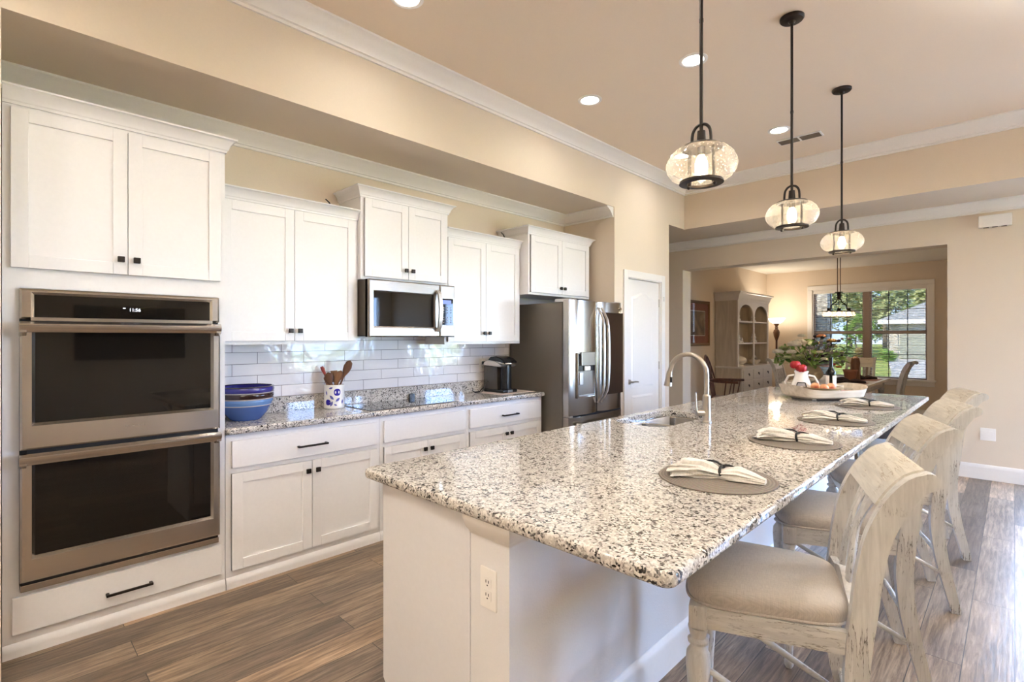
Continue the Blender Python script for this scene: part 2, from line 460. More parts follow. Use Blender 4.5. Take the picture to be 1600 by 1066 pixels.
M['sink'] = brushed('sink_steel', (0.42, 0.385, 0.34), 0.24, 'X')
M['granite'] = granite()
M['floor'] = wood_floor()
M['tile'] = tiles()
M['plate'] = pbr('white_plastic_plate', (0.86, 0.83, 0.80), 0.3)
M['seedglass'] = thin_glass('seeded_glass', (0.97, 0.96, 0.94), 0.03, seeds=0.7, haze=0.10)
M['pane'] = thin_glass('window_glass', (0.98, 0.99, 0.99))
M['dimpane'] = thin_glass('view_dimming_glass', (0.22, 0.22, 0.215))  # dark tint added to tone down the bright outdoor view
M['stool'] = distressed('distressed_white_stool', (0.58, 0.56, 0.53), (0.10, 0.08, 0.065), 'Z', 0.6)
M['stoolx'] = distressed('distressed_white_rail', (0.58, 0.56, 0.53), (0.12, 0.095, 0.075), 'X', 0.6)
M['crest'] = distressed('distressed_cream_crest', (0.62, 0.58, 0.51), (0.30, 0.22, 0.14), 'Y', 0.45, 0.35)
M['linen'] = linen('beige_linen', (0.48, 0.425, 0.37))
M['napkin'] = linen('cream_napkin', (0.70, 0.665, 0.62), 600)
M['mat'] = rings('woven_taupe_mat', (0.155, 0.13, 0.105), (0.215, 0.18, 0.15), 26.0)
M['hutch'] = grain('pale_limed_wood', (0.46, 0.385, 0.295), (0.60, 0.515, 0.41), 'Z', 0.6, 0.5)
M['hutchfront'] = pbr('hutch_cream_paint', (0.68, 0.63, 0.57), 0.4)
M['darkwood'] = grain('dark_cherry_wood', (0.05, 0.016, 0.010), (0.12, 0.04, 0.022), 'Z', 1.0, 0.3)
M['tray'] = grain('whitewashed_wood', (0.55, 0.47, 0.37), (0.78, 0.70, 0.60), 'X', 0.8, 0.6)
M['cream'] = pbr('cream_ceramic', (0.80, 0.75, 0.66), 0.25)
M['white'] = pbr('white_ceramic', (0.85, 0.83, 0.80), 0.2)
M['utensil'] = grain('spoon_wood', (0.20, 0.085, 0.035), (0.36, 0.18, 0.085), 'Z', 1.4, 0.5)
M['utensil_dark'] = grain('dark_spoon_wood', (0.11, 0.045, 0.02), (0.18, 0.08, 0.04), 'Z', 1.4, 0.5)
M['bulb'] = emit('warm_bulb', (1.0, 0.76, 0.48), 45)
M['dimbulb'] = emit('chandelier_bulb', (1.0, 0.72, 0.42), 9)
M['lens'] = emit('lamp_lens', (1.0, 0.90, 0.76), 14)

# ------------------------------------------------------------------ mesh builder
class MB:
    def __init__(self):
        self.bm = bmesh.new()
    def _bevel(self, geom_edges, w, seg):
        bmesh.ops.bevel(self.bm, geom=geom_edges, offset=w, segments=seg, affect='EDGES', profile=0.5, clamp_overlap=True)
    def box(self, x0, x1, y0, y1, z0, z1, bevel=0.0, seg=2, rot=None, pivot=None):
        if x1 < x0: x0, x1 = x1, x0
        if y1 < y0: y0, y1 = y1, y0
        if z1 < z0: z0, z1 = z1, z0
        vs = [self.bm.verts.new(p) for p in ((x0, y0, z0), (x1, y0, z0), (x1, y1, z0), (x0, y1, z0), (x0, y0, z1), (x1, y0, z1), (x1, y1, z1), (x0, y1, z1))]
        fs = [self.bm.faces.new([vs[i] for i in f]) for f in ((0, 3, 2, 1), (4, 5, 6, 7), (0, 1, 5, 4), (1, 2, 6, 5), (2, 3, 7, 6), (3, 0, 4, 7))]
        if rot is not None:
            pv = Vector(pivot if pivot is not None else ((x0 + x1) / 2, (y0 + y1) / 2, (z0 + z1) / 2))
            for v in vs:
                v.co = pv + rot @ (v.co - pv)
        if bevel:
            es = list({e for f in fs for e in f.edges})
            self._bevel(es, min(bevel, 0.49 * min(x1 - x0, y1 - y0, z1 - z0)), seg)
        return self
    def ring(self, c, u, v, ru, rv, n):
        return [self.bm.verts.new(c + u * (ru * math.cos(2 * PI * k / n)) + v * (rv * math.sin(2 * PI * k / n))) for k in range(n)]
    def skin(self, rings_, cap0=True, cap1=True, closed=True):
        n = len(rings_[0])
        for a, b in zip(rings_, rings_[1:]):
            for k in range(n if closed else n - 1):
                j = (k + 1) % n
                self.bm.faces.new((a[k], a[j], b[j], b[k]))
        if cap0: self.bm.faces.new(rings_[0][::-1])
        if cap1: self.bm.faces.new(rings_[-1])
        return self
    def lathe(self, prof, c=(0, 0, 0), n=24, sx=1.0, sy=1.0, cap=True):
        """prof: (radius, z) from bottom to top."""
        c = Vector(c)
        rs = []
        for r, z in prof:
            r = max(r, 0.0002)
            rs.append([self.bm.verts.new(c + Vector((sx * r * math.cos(2 * PI * k / n), sy * r * math.sin(2 * PI * k / n), z))) for k in range(n)])
        return self.skin(rs, cap, cap)
    def cyl(self, p, q, r, r2=None, n=16):
        return self.tube([p, q], [r, r if r2 is None else r2], n)
    def tube(self, pts, rad, n=10, flat=1.0, up=None, cap=True):
        pts = [Vector(p) for p in pts]
        if not isinstance(rad, (list, tuple)): rad = [rad] * len(pts)
        rs = []
        prev = None
        for i, p in enumerate(pts):
            d = (pts[min(i + 1, len(pts) - 1)] - pts[max(i - 1, 0)])
            d = d.normalized() if d.length > 1e-9 else Vector((0, 0, 1))
            if prev is None:
                a = Vector(up) if up is not None else (Vector((0, 0, 1)) if abs(d.z) < 0.9 else Vector((1, 0, 0)))
            else:
                a = prev
            u = (a - d * a.dot(d)).normalized()
            v = d.cross(u)
            prev = u
            rs.append(self.ring(p, u, v, rad[i], rad[i] * flat, n))
        return self.skin(rs, cap, cap)
    def strip(self, pts, wid, thick, side):
        """Rectangular bar following pts; side = fixed width axis, wid/thick may be lists."""
        pts = [Vector(p) for p in pts]; side = Vector(side).normalized()
        if not isinstance(wid, (list, tuple)): wid = [wid] * len(pts)
        if not isinstance(thick, (list, tuple)): thick = [thick] * len(pts)
        rs = []
        for i, p in enumerate(pts):
            d = (pts[min(i + 1, len(pts) - 1)] - pts[max(i - 1, 0)]).normalized()
            nn = d.cross(side).normalized()
            a, b = side * wid[i] / 2, nn * thick[i] / 2
            rs.append([self.bm.verts.new(q) for q in (p - a - b, p + a - b, p + a + b, p - a + b)])
        return self.skin(rs)
    def prism(self, out, axis, a, b, bevel=0.0):
        """Extrude a 2D outline: axis 'x' -> (y,z), 'y' -> (x,z), 'z' -> (x,y)."""
        def P(p, t):
            return {'x': (t, p[0], p[1]), 'y': (p[0], t, p[1]), 'z': (p[0], p[1], t)}[axis]
        A = [self.bm.verts.new(P(p, a)) for p in out]
        B = [self.bm.verts.new(P(p, b)) for p in out]
        n = len(out)
        fs = [self.bm.faces.new((A[k], A[(k + 1) % n], B[(k + 1) % n], B[k])) for k in range(n)]
        fs += [self.bm.faces.new(A[::-1]), self.bm.faces.new(B)]
        if bevel:
            self._bevel(list(set(fs[-1].edges) | set(fs[-2].edges)), bevel, 2)
        return self
    def sphere(self, c, r, n=16, m=10, s=(1, 1, 1)):
        c = Vector(c)
        rs = []
        for i in range(m + 1):
            t = PI * i / m
            rr = max(math.sin(t), 0.004)
            rs.append([self.bm.verts.new(c + Vector((s[0] * r * rr * math.cos(2 * PI * k / n), s[1] * r * rr * math.sin(2 * PI * k / n), -s[2] * r * math.cos(t)))) for k in range(n)])
        return self.skin(rs)
    def sweep(self, path, prof, closed=False):
        """Mitred moulding: path in XY (walk it with the room on the LEFT), prof = (offset into room, z)."""
        pts = [Vector((p[0], p[1])) for p in path]
        n = len(pts)
        rows = []
        for i in range(n):
            d1 = (pts[i] - pts[i - 1]).normalized() if (i > 0 or closed) else None
            d2 = (pts[(i + 1) % n] - pts[i]).normalized() if (i < n - 1 or closed) else None
            n1 = Vector((-d1.y, d1.x)) if d1 else None
            n2 = Vector((-d2.y, d2.x)) if d2 else None
            if n1 is None: m = n2
            elif n2 is None: m = n1
            else:
                m = (n1 + n2); m = m / max(1e-6, m.dot(n1))
            rows.append([self.bm.verts.new((pts[i].x + m.x * o, pts[i].y + m.y * o, z)) for o, z in prof])
        if closed: rows.append(rows[0])
        k = len(prof)
        for a, b in zip(rows, rows[1:]):
            for j in range(k):
                self.bm.faces.new((a[j], b[j], b[(j + 1) % k], a[(j + 1) % k]))
        if not closed:
            self.bm.faces.new(rows[0]); self.bm.faces.new(rows[-1][::-1])
        return self
    def quad(self, a, b, c, d):
        self.bm.faces.new([self.bm.verts.new(p) for p in (a, b, c, d)])
        return self
    def xform(self, mtx):
        bmesh.ops.transform(self.bm, matrix=mtx, verts=self.bm.verts)
        return self

ORG = {}
def build(name, mb, m, parent=None, smooth=35, subsurf=0, world=True):
    """Link one mesh object. Vertices given in world space (world=True) or in the thing's own space."""
    me = bpy.data.meshes.new(name)
    bm = mb.bm
    bmesh.ops.recalc_face_normals(bm, faces=bm.faces)
    o = bpy.data.objects.new(name, me)
    C.objects.link(o)
    if parent is not None:
        o.parent = parent
        org = ORG.get(parent.name, Vector((0, 0, 0)))
        ORG[o.name] = org
        if world:
            bmesh.ops.translate(bm, verts=bm.verts, vec=-org)
    bm.to_mesh(me); bm.free()
    if isinstance(m, (list, tuple)):
        for q in m: me.materials.append(q)
    else:
        me.materials.append(m)
    if smooth:
        me.polygons.foreach_set('use_smooth', [True] * len(me.polygons))
        me.set_sharp_from_angle(angle=R(smooth))
    if smooth:
        md = o.modifiers.new('weighted', 'WEIGHTED_NORMAL'); md.mode = 'FACE_AREA'; md.keep_sharp = True; md.weight = 100
    if subsurf:
        md = o.modifiers.new('subd', 'SUBSURF'); md.levels = subsurf; md.render_levels = subsurf
    return o

def tag(o, label, cat, group=None):
    o['label'] = label; o['category'] = cat
    if group: o['group'] = group
    return o

def thing(name, label, cat, loc, group=None, rz=0.0):
    o = bpy.data.objects.new(name, None)
    o.empty_display_size = 0.1
    C.objects.link(o)
    o.location = loc
    o.rotation_euler = (0, 0, rz)
    ORG[o.name] = Vector(loc) if rz == 0 else Vector((0, 0, 0))
    return tag(o, label, cat, group)

def solo(name, mb, m, label, cat, loc, group=None, **kw):
    """A thing that is one mesh: geometry in world space, origin put at loc."""
    o = build(name, MB_shift(mb, loc), m, None, **kw)
    o.location = loc
    return tag(o, label, cat, group)

def MB_shift(mb, loc):
    bmesh.ops.translate(mb.bm, verts=mb.bm.verts, vec=-Vector(loc))
    return mb

def struct(name, mb, m, parent=None, smooth=35):
    o = build(name, mb, m, parent, smooth)
    if parent is None: o['kind'] = 'structure'
    return o

def copy_tree(o, parent=None):
    c = o.copy(); C.objects.link(c)
    if parent is not None: c.parent = parent
    for ch in list(o.children):
        copy_tree(ch, c)
    return c

def lamp(name, kind, loc, energy, color, parent, **kw):
    d = bpy.data.lights.new(name, kind); d.energy = energy; d.color = color
    for k, v in kw.items(): setattr(d, k, v)
    o = bpy.data.objects.new(name, d); C.objects.link(o)
    if parent is not None:
        o.parent = parent; o.location = Vector(loc) - ORG.get(parent.name, Vector((0, 0, 0)))
    else: o.location = loc
    return o
# ================================================================== THE SETTING
ZC, ZL = 3.34, 2.79            # tray ceiling, lowered ceiling
XW = -3.655                    # kitchen back wall
XP = -2.98                     # pantry wall and soffit face
YB, YD, YW = 6.14, 7.0, 11.5   # ceiling beam, dining partition, dining window wall
XR, YN = 4.6, -3.6             # unseen right wall and wall behind the camera

mb = MB(); mb.box(-6.2, 4.75, -3.75, 11.65, -0.12, 0.0)
struct('floor', mb, M['floor'], smooth=0)

mb = MB(); mb.box(XP, XR, YN, YB, ZC, ZC + 0.12)
struct('ceiling', mb, M['ceil'], smooth=0)
mb = MB(); mb.box(-3.9, XP, 0.03, 4.56, ZL, ZC + 0.12)
struct('ceiling_soffit', mb, M['wall'], smooth=0)
mb = MB(); mb.box(XP, XR, YB, YD, ZL, ZC + 0.12); mb.box(-6.2, XP, 5.74, YD, ZL, ZC + 0.12)
struct('ceiling_beam', mb, M['wall'], smooth=0)
mb = MB(); mb.box(-3.9, -0.20, YD + 0.25, YW + 0.15, 2.76, 2.9)
struct('ceiling_dining', mb, M['ceil_white'], smooth=0)

mb = MB(); mb.box(-3.9, XW, 0.03, 4.56, 0, ZL)
struct('wall_left', mb, M['wall'], smooth=0)
mb = MB(); mb.box(-3.9, XP, -0.15, 0.03, 0, ZC + 0.12); mb.box(-3.13, XP, YN - 0.15, -0.15, 0, ZC + 0.12)
struct('wall_return', mb, M['wall'], smooth=0)
mb = MB()
mb.box(-6.2, XP - 0.09, 4.56, 5.74, 0, ZC + 0.12)
mb.box(XP - 0.09, XP, 4.56, 4.80, 0, ZC + 0.12); mb.box(XP - 0.09, XP, 5.54, 5.74, 0, ZC + 0.12)
mb.box(XP - 0.09, XP, 4.80, 5.54, 2.085, ZC + 0.12)
struct('wall_pantry', mb, M['wall'], smooth=0)
mb = MB(); mb.box(-6.35, -6.2, 5.5, 7.3, 0, ZC)
struct('wall_hall', mb, M['wall'], smooth=0)
mb = MB()
mb.box(-6.2, -3.42, YD, YD + 0.25, 0, ZL)
mb.box(-3.42, -0.503, YD, YD + 0.25, 2.40, ZL)
mb.box(-0.503, 0.10, YD, YD + 0.25, 0, ZL)
mb.box(0.10, 2.75, YD, YD + 0.25, 2.25, ZL)
mb.box(2.75, XR + 0.15, YD, YD + 0.25, 0, ZL)
mb.box(-6.2, XR + 0.15, YD, YD + 0.25, ZL, ZC + 0.12)
struct('wall_far', mb, M['wall'], smooth=0)
mb = MB(); mb.box(-3.9, -3.75, YD + 0.25, YW + 0.15, 0, 2.9)
struct('wall_dining_left', mb, M['wall'], smooth=0)
mb = MB(); mb.box(-0.35, -0.20, YD + 0.25, YW + 0.15, 0, 2.9)
struct('wall_dining_right', mb, M['wall'], smooth=0)
WX0, WX1, WZ0, WZ1 = -2.885, -1.08, 0.67, 2.36
mb = MB()
mb.box(-3.9, WX0, YW, YW + 0.15, 0, 2.9); mb.box(WX1, -0.20, YW, YW + 0.15, 0, 2.9)
mb.box(WX0, WX1, YW, YW + 0.15, 0, WZ0); mb.box(WX0, WX1, YW, YW + 0.15, WZ1, 2.9)
struct('wall_dining_far', mb, M['wall'], smooth=0)
# unseen right wall (two window openings) and the wall behind the camera
mb = MB()
def wall_with_holes_x(mb, x0, x1, y0, y1, z1, holes):
    y = y0
    for a, b, za, zb in holes:
        mb.box(x0, x1, y, a, 0, z1)
        mb.box(x0, x1, a, b, 0, za) if za > 0 else None
        mb.box(x0, x1, a, b, zb, z1)
        y = b
    mb.box(x0, x1, y, y1, 0, z1)
RH = [(4.7, 6.7, 0.02, 2.45)]
wall_with_holes_x(mb, XR, XR + 0.15, YN, YD, ZC + 0.12, RH)
struct('wall_right', mb, M['wall'], smooth=0)
mb = MB(); mb.box(XP, XR + 0.15, YN - 0.15, YN, 0, ZC + 0.12)
struct('wall_near', mb, M['wall'], smooth=0)

def crown(z, h=0.12, p=0.105):
    q = [(0, 0), (1, 0), (1, -.11), (.90, -.16), (.70, -.27), (.47, -.45), (.30, -.66), (.24, -.76), (.24, -.82), (.13, -.86), (.13, -1), (0, -1)]
    return [(a * p, z + b * h) for a, b in q]
mb = MB(); mb.sweep([(XR, YB), (XP, YB), (XP, YN)], crown(ZC, 0.125, 0.11)); struct('trim_1', mb, M['trim'])
mb = MB(); mb.sweep([(XP - 0.012, 4.56), (XW, 4.56), (XW, 0.031)], crown(ZL, 0.105, 0.115)); struct('trim_2', mb, M['trim'])
mb = MB(); mb.sweep([(XR, YD), (-6.2, YD)], crown(ZL, 0.112, 0.10)); struct('trim_3', mb, M['trim'])
base_prof = [(0, 0), (0.016, 0), (0.016, 0.115), (0.012, 0.122), (0.012, 0.132), (0.006, 0.145), (0, 0.150)]
mb = MB(); mb.sweep([(0.10, YD), (-0.503, YD)], base_prof); struct('baseboard_far', mb, M['trim'])
mb = MB(); mb.sweep([(-0.35, YW), (-3.75, YW), (-3.75, YD + 0.25)], base_prof); struct('baseboard_dining', mb, M['trim'])

# ---- tiled backsplash
mb = MB(); mb.box(XW, XW + 0.012, 0.93, 3.665, 0.0, 0.56)
o = struct('trim_backsplash', mb, M['tile'], smooth=0); o.location = (0, 0, 1.018)

# ---- dining window
wf = MB()
cw = 0.085
wf.box(WX0 - cw, WX1 + cw, YW - 0.02, YW, WZ1, WZ1 + cw, 0.004); wf.box(WX0 - cw, WX0, YW - 0.02, YW, WZ0, WZ1, 0.004)
wf.box(WX1, WX1 + cw, YW - 0.02, YW, WZ0, WZ1, 0.004)
for a, b in ((WX0, WX0 + 0.02), (WX1 - 0.02, WX1)): wf.box(a, b, YW, YW + 0.14, WZ0, WZ1)
wf.box(WX0, WX1, YW, YW + 0.14, WZ1 - 0.02, WZ1)
w1 = struct('window_1', wf, M['trim'])
mb = MB(); mb.box(WX0 - 0.11, WX1 + 0.11, YW - 0.06, YW + 0.14, WZ0 - 0.03, WZ0 + 0.005, 0.006); mb.box(WX0 - 0.09, WX1 + 0.09, YW - 0.02, YW, WZ0 - 0.11, WZ0 - 0.03, 0.004)
struct('window_sill', mb, M['trim'], w1)
mid = (WX0 + WX1) / 2
M['mullion'] = pbr('tan_window_mullion', (0.33, 0.25, 0.20), 0.5)
M['muntin'] = pbr('dark_muntin', (0.055, 0.05, 0.045), 0.5)
mb = MB(); mb.box(mid - 0.05, mid + 0.05, YW + 0.04, YW + 0.12, WZ0, WZ1, 0.004); struct('mullion', mb, M['mullion'], w1)
zm = 1.52
for a, b in ((WX0 + 0.02, mid - 0.05), (mid + 0.05, WX1 - 0.02)):
    mb = MB()
    mb.box(a, b, YW + 0.05, YW + 0.10, zm - 0.03, zm + 0.03, 0.003)
    for q in (a, b - 0.022): mb.box(q, q + 0.022, YW + 0.05, YW + 0.10, WZ0, WZ1 - 0.02, 0.002)
    mb.box(a, b, YW + 0.05, YW + 0.10, WZ0, WZ0 + 0.03, 0.002)
    s = struct('sash', mb, M['mullion'], w1)
    mb = MB()
    for k in (1, 2): 
        x = a + (b - a) * k / 3; mb.box(x - 0.006, x + 0.006, YW + 0.068, YW + 0.080, WZ0, WZ1 - 0.02)
    for z in ((WZ0 + zm) / 2 + 0.02, (WZ1 + zm) / 2): mb.box(a, b, YW + 0.068, YW + 0.080, z - 0.006, z + 0.006)
    struct('muntin', mb, M['muntin'], s)
    mb = MB(); mb.box(a, b, YW + 0.084, YW + 0.088, WZ0, WZ1 - 0.02); struct('pane', mb, M['dimpane'], s, smooth=0)
mb = MB()
mb.box(WX0 + 0.02, WX1 - 0.02, YW + 0.005, YW + 0.035, WZ1 - 0.075, WZ1 - 0.02, 0.004)
z = WZ1 - 0.09
while z > WZ0 + 0.02:
    for a, b in ((WX0 + 0.03, mid - 0.052), (mid + 0.052, WX1 - 0.03)): mb.box(a, b, YW + 0.004, YW + 0.030, z - 0.0009, z + 0.0009)
    z -= 0.047
struct('blind', mb, M['trim'], w1, smooth=0)

# ---- windows and glass door of the living side (outside the picture, they let the daylight in)
def portal(loc, rot, sx, sy):
    d = bpy.data.lights.new('daylight_opening', 'AREA'); d.shape = 'RECTANGLE'; d.size = sx; d.size_y = sy
    d.cycles.is_portal = True
    o = bpy.data.objects.new('daylight_opening', d); C.objects.link(o); o.location = loc; o.rotation_euler = rot
n = 2
for a, b, za, zb in RH:
    mb = MB(); t = 0.06
    mb.box(XR, XR + 0.12, a, a + t, za, zb); mb.box(XR, XR + 0.12, b - t, b, za, zb); mb.box(XR, XR + 0.12, a, b, zb - t, zb); mb.box(XR, XR + 0.12, a, b, za, za + t)
    mb.box(XR, XR + 0.12, (a + b) / 2 - 0.04, (a + b) / 2 + 0.04, za, zb)
    w = struct('window_%d' % n, mb, M['trim']); n += 1
    mb = MB(); mb.box(XR + 0.06, XR + 0.066, a, b, za, zb); struct('pane', mb, M['pane'], w, smooth=0)
    portal((XR + 0.16, (a + b) / 2, (za + zb) / 2), (0, R(90), 0), zb - za, b - a)
mb = MB()
for a, b in ((0.10, 1.48), (1.42, 2.75)):
    y = YD + 0.06 if a < 1 else YD + 0.14
    mb.box(a, a + 0.07, y, y + 0.05, 0.02, 2.25); mb.box(b - 0.07, b, y, y + 0.05, 0.02, 2.25); mb.box(a, b, y, y + 0.05, 2.17, 2.25); mb.box(a, b, y, y + 0.05, 0.02, 0.11)
d2 = struct('door_2', mb, M['trim'])
mb = MB(); mb.box(0.10, 1.48, YD + 0.083, YD + 0.088, 0.05, 2.2); mb.box(1.42, 2.75, YD + 0.163, YD + 0.168, 0.05, 2.2); struct('pane', mb, M['pane'], d2, smooth=0)
portal((1.45, YD + 0.27, 1.13), (R(-90), 0, 0), 2.55, 2.2)
portal(((WX0 + WX1) / 2, YW + 0.17, (WZ0 + WZ1) / 2), (R(-90), 0, 0), WX1 - WX0, WZ1 - WZ0)

# ---- pantry door
dm = MB()
D0, D1, DT = 4.815, 5.525, 2.065
dm.box(XP - 0.055, XP - 0.02, D0, D1, 0.01, DT, 0.002)
door = struct('door_1', dm, M['trim'])
def arch(y0, y1, z0, z1, rise, n=18):
    out = [(y0, z0), (y1, z0)]
    for k in range(n + 1):
        t = k / n; y = y1 + (y0 - y1) * t
        s = math.sin(PI * t); s = s * s
        out.append((y, z1 + rise * s))
    return out
def raised(y0, y1, z0, z1, rise):
    """Recessed groove panel: dark groove ring plus raised field, in one mesh."""
    m_ = MB()
    big = arch(y0, y1, z0, z1, rise); sm = arch(y0 + 0.022, y1 - 0.022, z0 + 0.022, z1 - 0.022, rise)
    sm2 = arch(y0 + 0.045, y1 - 0.045, z0 + 0.045, z1 - 0.045, rise * 0.95)
    bm = m_.bm
    loops = []
    for pts, x in ((big, XP - 0.0195), (sm, XP - 0.010), (sm, XP - 0.010), (sm2, XP - 0.016)):
        loops.append([bm.verts.new((x, p[0], p[1])) for p in pts])
    n_ = len(big)
    for a, b in ((loops[0], loops[1]), (loops[2], loops[3])):
        for k in range(n_):
            bm.faces.new((a[k], a[(k + 1) % n_], b[(k + 1) % n_], b[k]))
    bm.faces.new(loops[3])
    return m_
struct('door_panel', raised(4.915, 5.385, 0.87, 1.875, 0.055), M['trim'], door)
struct('door_panel', raised(4.915, 5.385, 0.21, 0.785, 0.0), M['trim'], door)
mb = MB()
cs = [(0, 0), (0.018, 0.006), (0.022, 0.03), (0.014, 0.05), (0.02, 0.062), (0.012, 0.075), (0, 0.08)]
mb.box(XP, XP + 0.018, D0 - 0.09, D0 - 0.012, 0, DT + 0.09, 0.004); mb.box(XP, XP + 0.018, D1 + 0.012, D1 + 0.09, 0, DT + 0.09, 0.004)
mb.box(XP, XP + 0.018, D0 - 0.012, D1 + 0.012, DT + 0.012, DT + 0.09, 0.004)
mb.box(XP - 0.09, XP, D0 - 0.015, D0 - 0.003, 0, DT + 0.02); mb.box(XP - 0.09, XP, D1 + 0.003, D1 + 0.015, 0, DT + 0.02); mb.box(XP - 0.09, XP, D0 - 0.003, D1 + 0.003, DT + 0.006, DT + 0.02)
struct('door_casing', mb, M['trim'], door)
mb = MB()
mb.cyl((XP - 0.02, 4.875, 0.94), (XP - 0.008, 4.875, 0.94), 0.028, n=20); mb.cyl((XP - 0.008, 4.875, 0.94), (XP + 0.03, 4.875, 0.94), 0.010)
mb.tube([(XP + 0.03, 4.870, 0.94), (XP + 0.034, 4.92, 0.944), (XP + 0.032, 4.985, 0.938)], [0.011, 0.009, 0.008], flat=0.7)
struct('door_handle', mb, M['nickel'], door)
for z in (1.83, 1.10, 0.25):
    mb = MB(); mb.cyl((XP - 0.016, D1 + 0.002, z - 0.045), (XP - 0.016, D1 + 0.002, z + 0.045), 0.007)
    struct('door_hinge', mb, M['nickel'], door)
mb = MB(); mb.tube([(XP - 0.005, D1 + 0.03, 1.90), (XP + 0.03, D1 + 0.035, 1.90), (XP + 0.03, D1 + 0.035, 1.85)], 0.004)
struct('door_hook', mb, M['nickel'], door)
# ================================================================== KITCHEN RUN
XB = XW + 0.014                # cabinet backs
XF = -3.187                    # face frames of the base run
def shaker(x, y0, y1, z0, z1, fr=0.058, th=0.02):
    """Recessed-panel door facing +X, back at x."""
    m = MB()
    m.box(x, x + th - 0.009, y0, y1, z0, z1)
    f = x + th
    m.box(x, f, y0, y0 + fr, z0, z1, 0.0016); m.box(x, f, y1 - fr, y1, z0, z1, 0.0016)
    m.box(x, f, y0 + fr, y1 - fr, z0, z0 + fr, 0.0016); m.box(x, f, y0 + fr, y1 - fr, z1 - fr, z1, 0.0016)
    return m
def knob(x, y, z, parent):
    m = MB(); m.cyl((x, y, z), (x + 0.014, y, z), 0.006, n=10); m.box(x + 0.013, x + 0.028, y - 0.0145, y + 0.0145, z - 0.0145, z + 0.0145, 0.003)
    build('knob', m, M['bronze'], parent)
def pull(x, y0, y1, z, parent):
    m = MB()
    for y in (y0 + 0.007, y1 - 0.007): m.box(x, x + 0.03, y - 0.007, y + 0.007, z - 0.006, z + 0.006, 0.002)
    m.box(x + 0.022, x + 0.033, y0, y1, z - 0.006, z + 0.006, 0.002)
    build('handle', m, M['bronze'], parent)
def cab_crown(x0, xf, y0, y1, z, left=True, right=True, h=0.075, p=0.052, lb=None, rb=None):
    """Crown along the front (xf) with returns down the sides to x0."""
    m = MB()
    lb = x0 if lb is None else lb; rb = x0 if rb is None else rb
    path = ([(rb, y1)] if right else []) + [(xf, y1), (xf, y0)] + ([(lb, y0)] if left else [])
    q = [(0, 0), (.16, 0), (.20, .16), (.32, .24), (.42, .52), (.70, .80), (.92, .88), (1, .90), (1, 1), (0, 1)]
    # walked with the room on the right, so the offset is negated
    pr = [(-a * p, z + b * h) for a, b in q]
    path = path[::-1]
    # from the low-y side to the high-y side the room (+X) lies on the right
    m.sweep(path, pr)
    m.box(x0, xf, y0, y1, z + h - 0.012, z + h - 0.002)
    return m

# ---- tall oven cabinet
OC0, OC1 = 0.035, 0.928
t = thing('oven_cabinet', 'tall white shaker oven cabinet with two upper doors and one bottom drawer', 'cabinet', (XF, 0.48, 0))
mb = MB()
mb.box(XB, XF, OC0, 0.0895, 0.284, 1.652); mb.box(XB, XF, 0.8925, OC1, 0.284, 1.652)
mb.box(XB, XF, OC0, OC1, 1.652, 2.47)
mb.box(XB, XF, OC0, OC1, 0.0, 0.284)
build('carcass', mb, M['cab'], t)
for a, b, ky in ((0.062, 0.4805, 0.452), (0.4835, 0.902, 0.516)):
    d = build('door', shaker(XF, a, b, 1.742, 2.455), M['cab'], t); knob(XF + 0.02, ky, 1.815, d)
mb = MB(); mb.box(XF, XF + 0.02, 0.066, 0.905, 0.103, 0.268, 0.004); d = build('drawer', mb, M['cab'], t); pull(XF + 0.02, 0.393, 0.583, 0.172, d)
build('crown_moulding', cab_crown(XB, XF, OC0, OC1, 2.47, left=False, right=True), M['cab'], t)
toe = [(0, 0), (0.016, 0), (0.016, 0.03), (0.013, 0.045), (0.008, 0.055), (0.002, 0.062), (0.002, 0.098), (0, 0.098)]
mb = MB(); mb.sweep([(XF - 0.002, OC1), (XF - 0.002, OC0)], toe); build('base_moulding', mb, M['cab'], t)

# ---- double wall oven
ov = thing('double_wall_oven', 'stainless double wall oven with black glass doors in the tall cabinet', 'oven', (XF, 0.49, 0.287))
XO = XF + 0.012
mb = MB(); mb.box(XW + 0.05, XO, 0.092, 0.890, 0.288, 1.648)
build('body', mb, M['dark'], ov)
def steel_frame(x0, x1, y0, y1, z0, z1, wy0, wy1, wz0, wz1, inset):
    """Raised steel surround with a bevelled reveal down to the window."""
    m = MB(); bm = m.bm
    def loop(x, a, b, c, d): return [bm.verts.new(p) for p in ((x, a, c), (x, b, c), (x, b, d), (x, a, d))]
    e = 0.012
    L = [loop(x0, y0, y1, z0, z1), loop(x1 - 0.006, y0, y1, z0, z1), loop(x1, y0 + 0.008, y1 - 0.008, z0 + 0.008, z1 - 0.008),
         loop(x1, wy0 - e, wy1 + e, wz0 - e, wz1 + e), loop(x1 - inset, wy0, wy1, wz0, wz1), loop(x0, wy0, wy1, wz0, wz1)]
    for a, b in zip(L, L[1:]):
        for k in range(4): bm.faces.new((a[k], a[(k + 1) % 4], b[(k + 1) % 4], b[k]))
    return m
build('surround', steel_frame(XO, XO + 0.016, 0.090, 0.892, 1.512, 1.648, 0.139, 0.846, 1.516, 1.622, 0.010), M['steel'], ov)
mb = MB(); mb.box(XO, XO + 0.007, 0.139, 0.846, 1.516, 1.622); cp = build('control_panel', mb, M['blackglass'], ov)
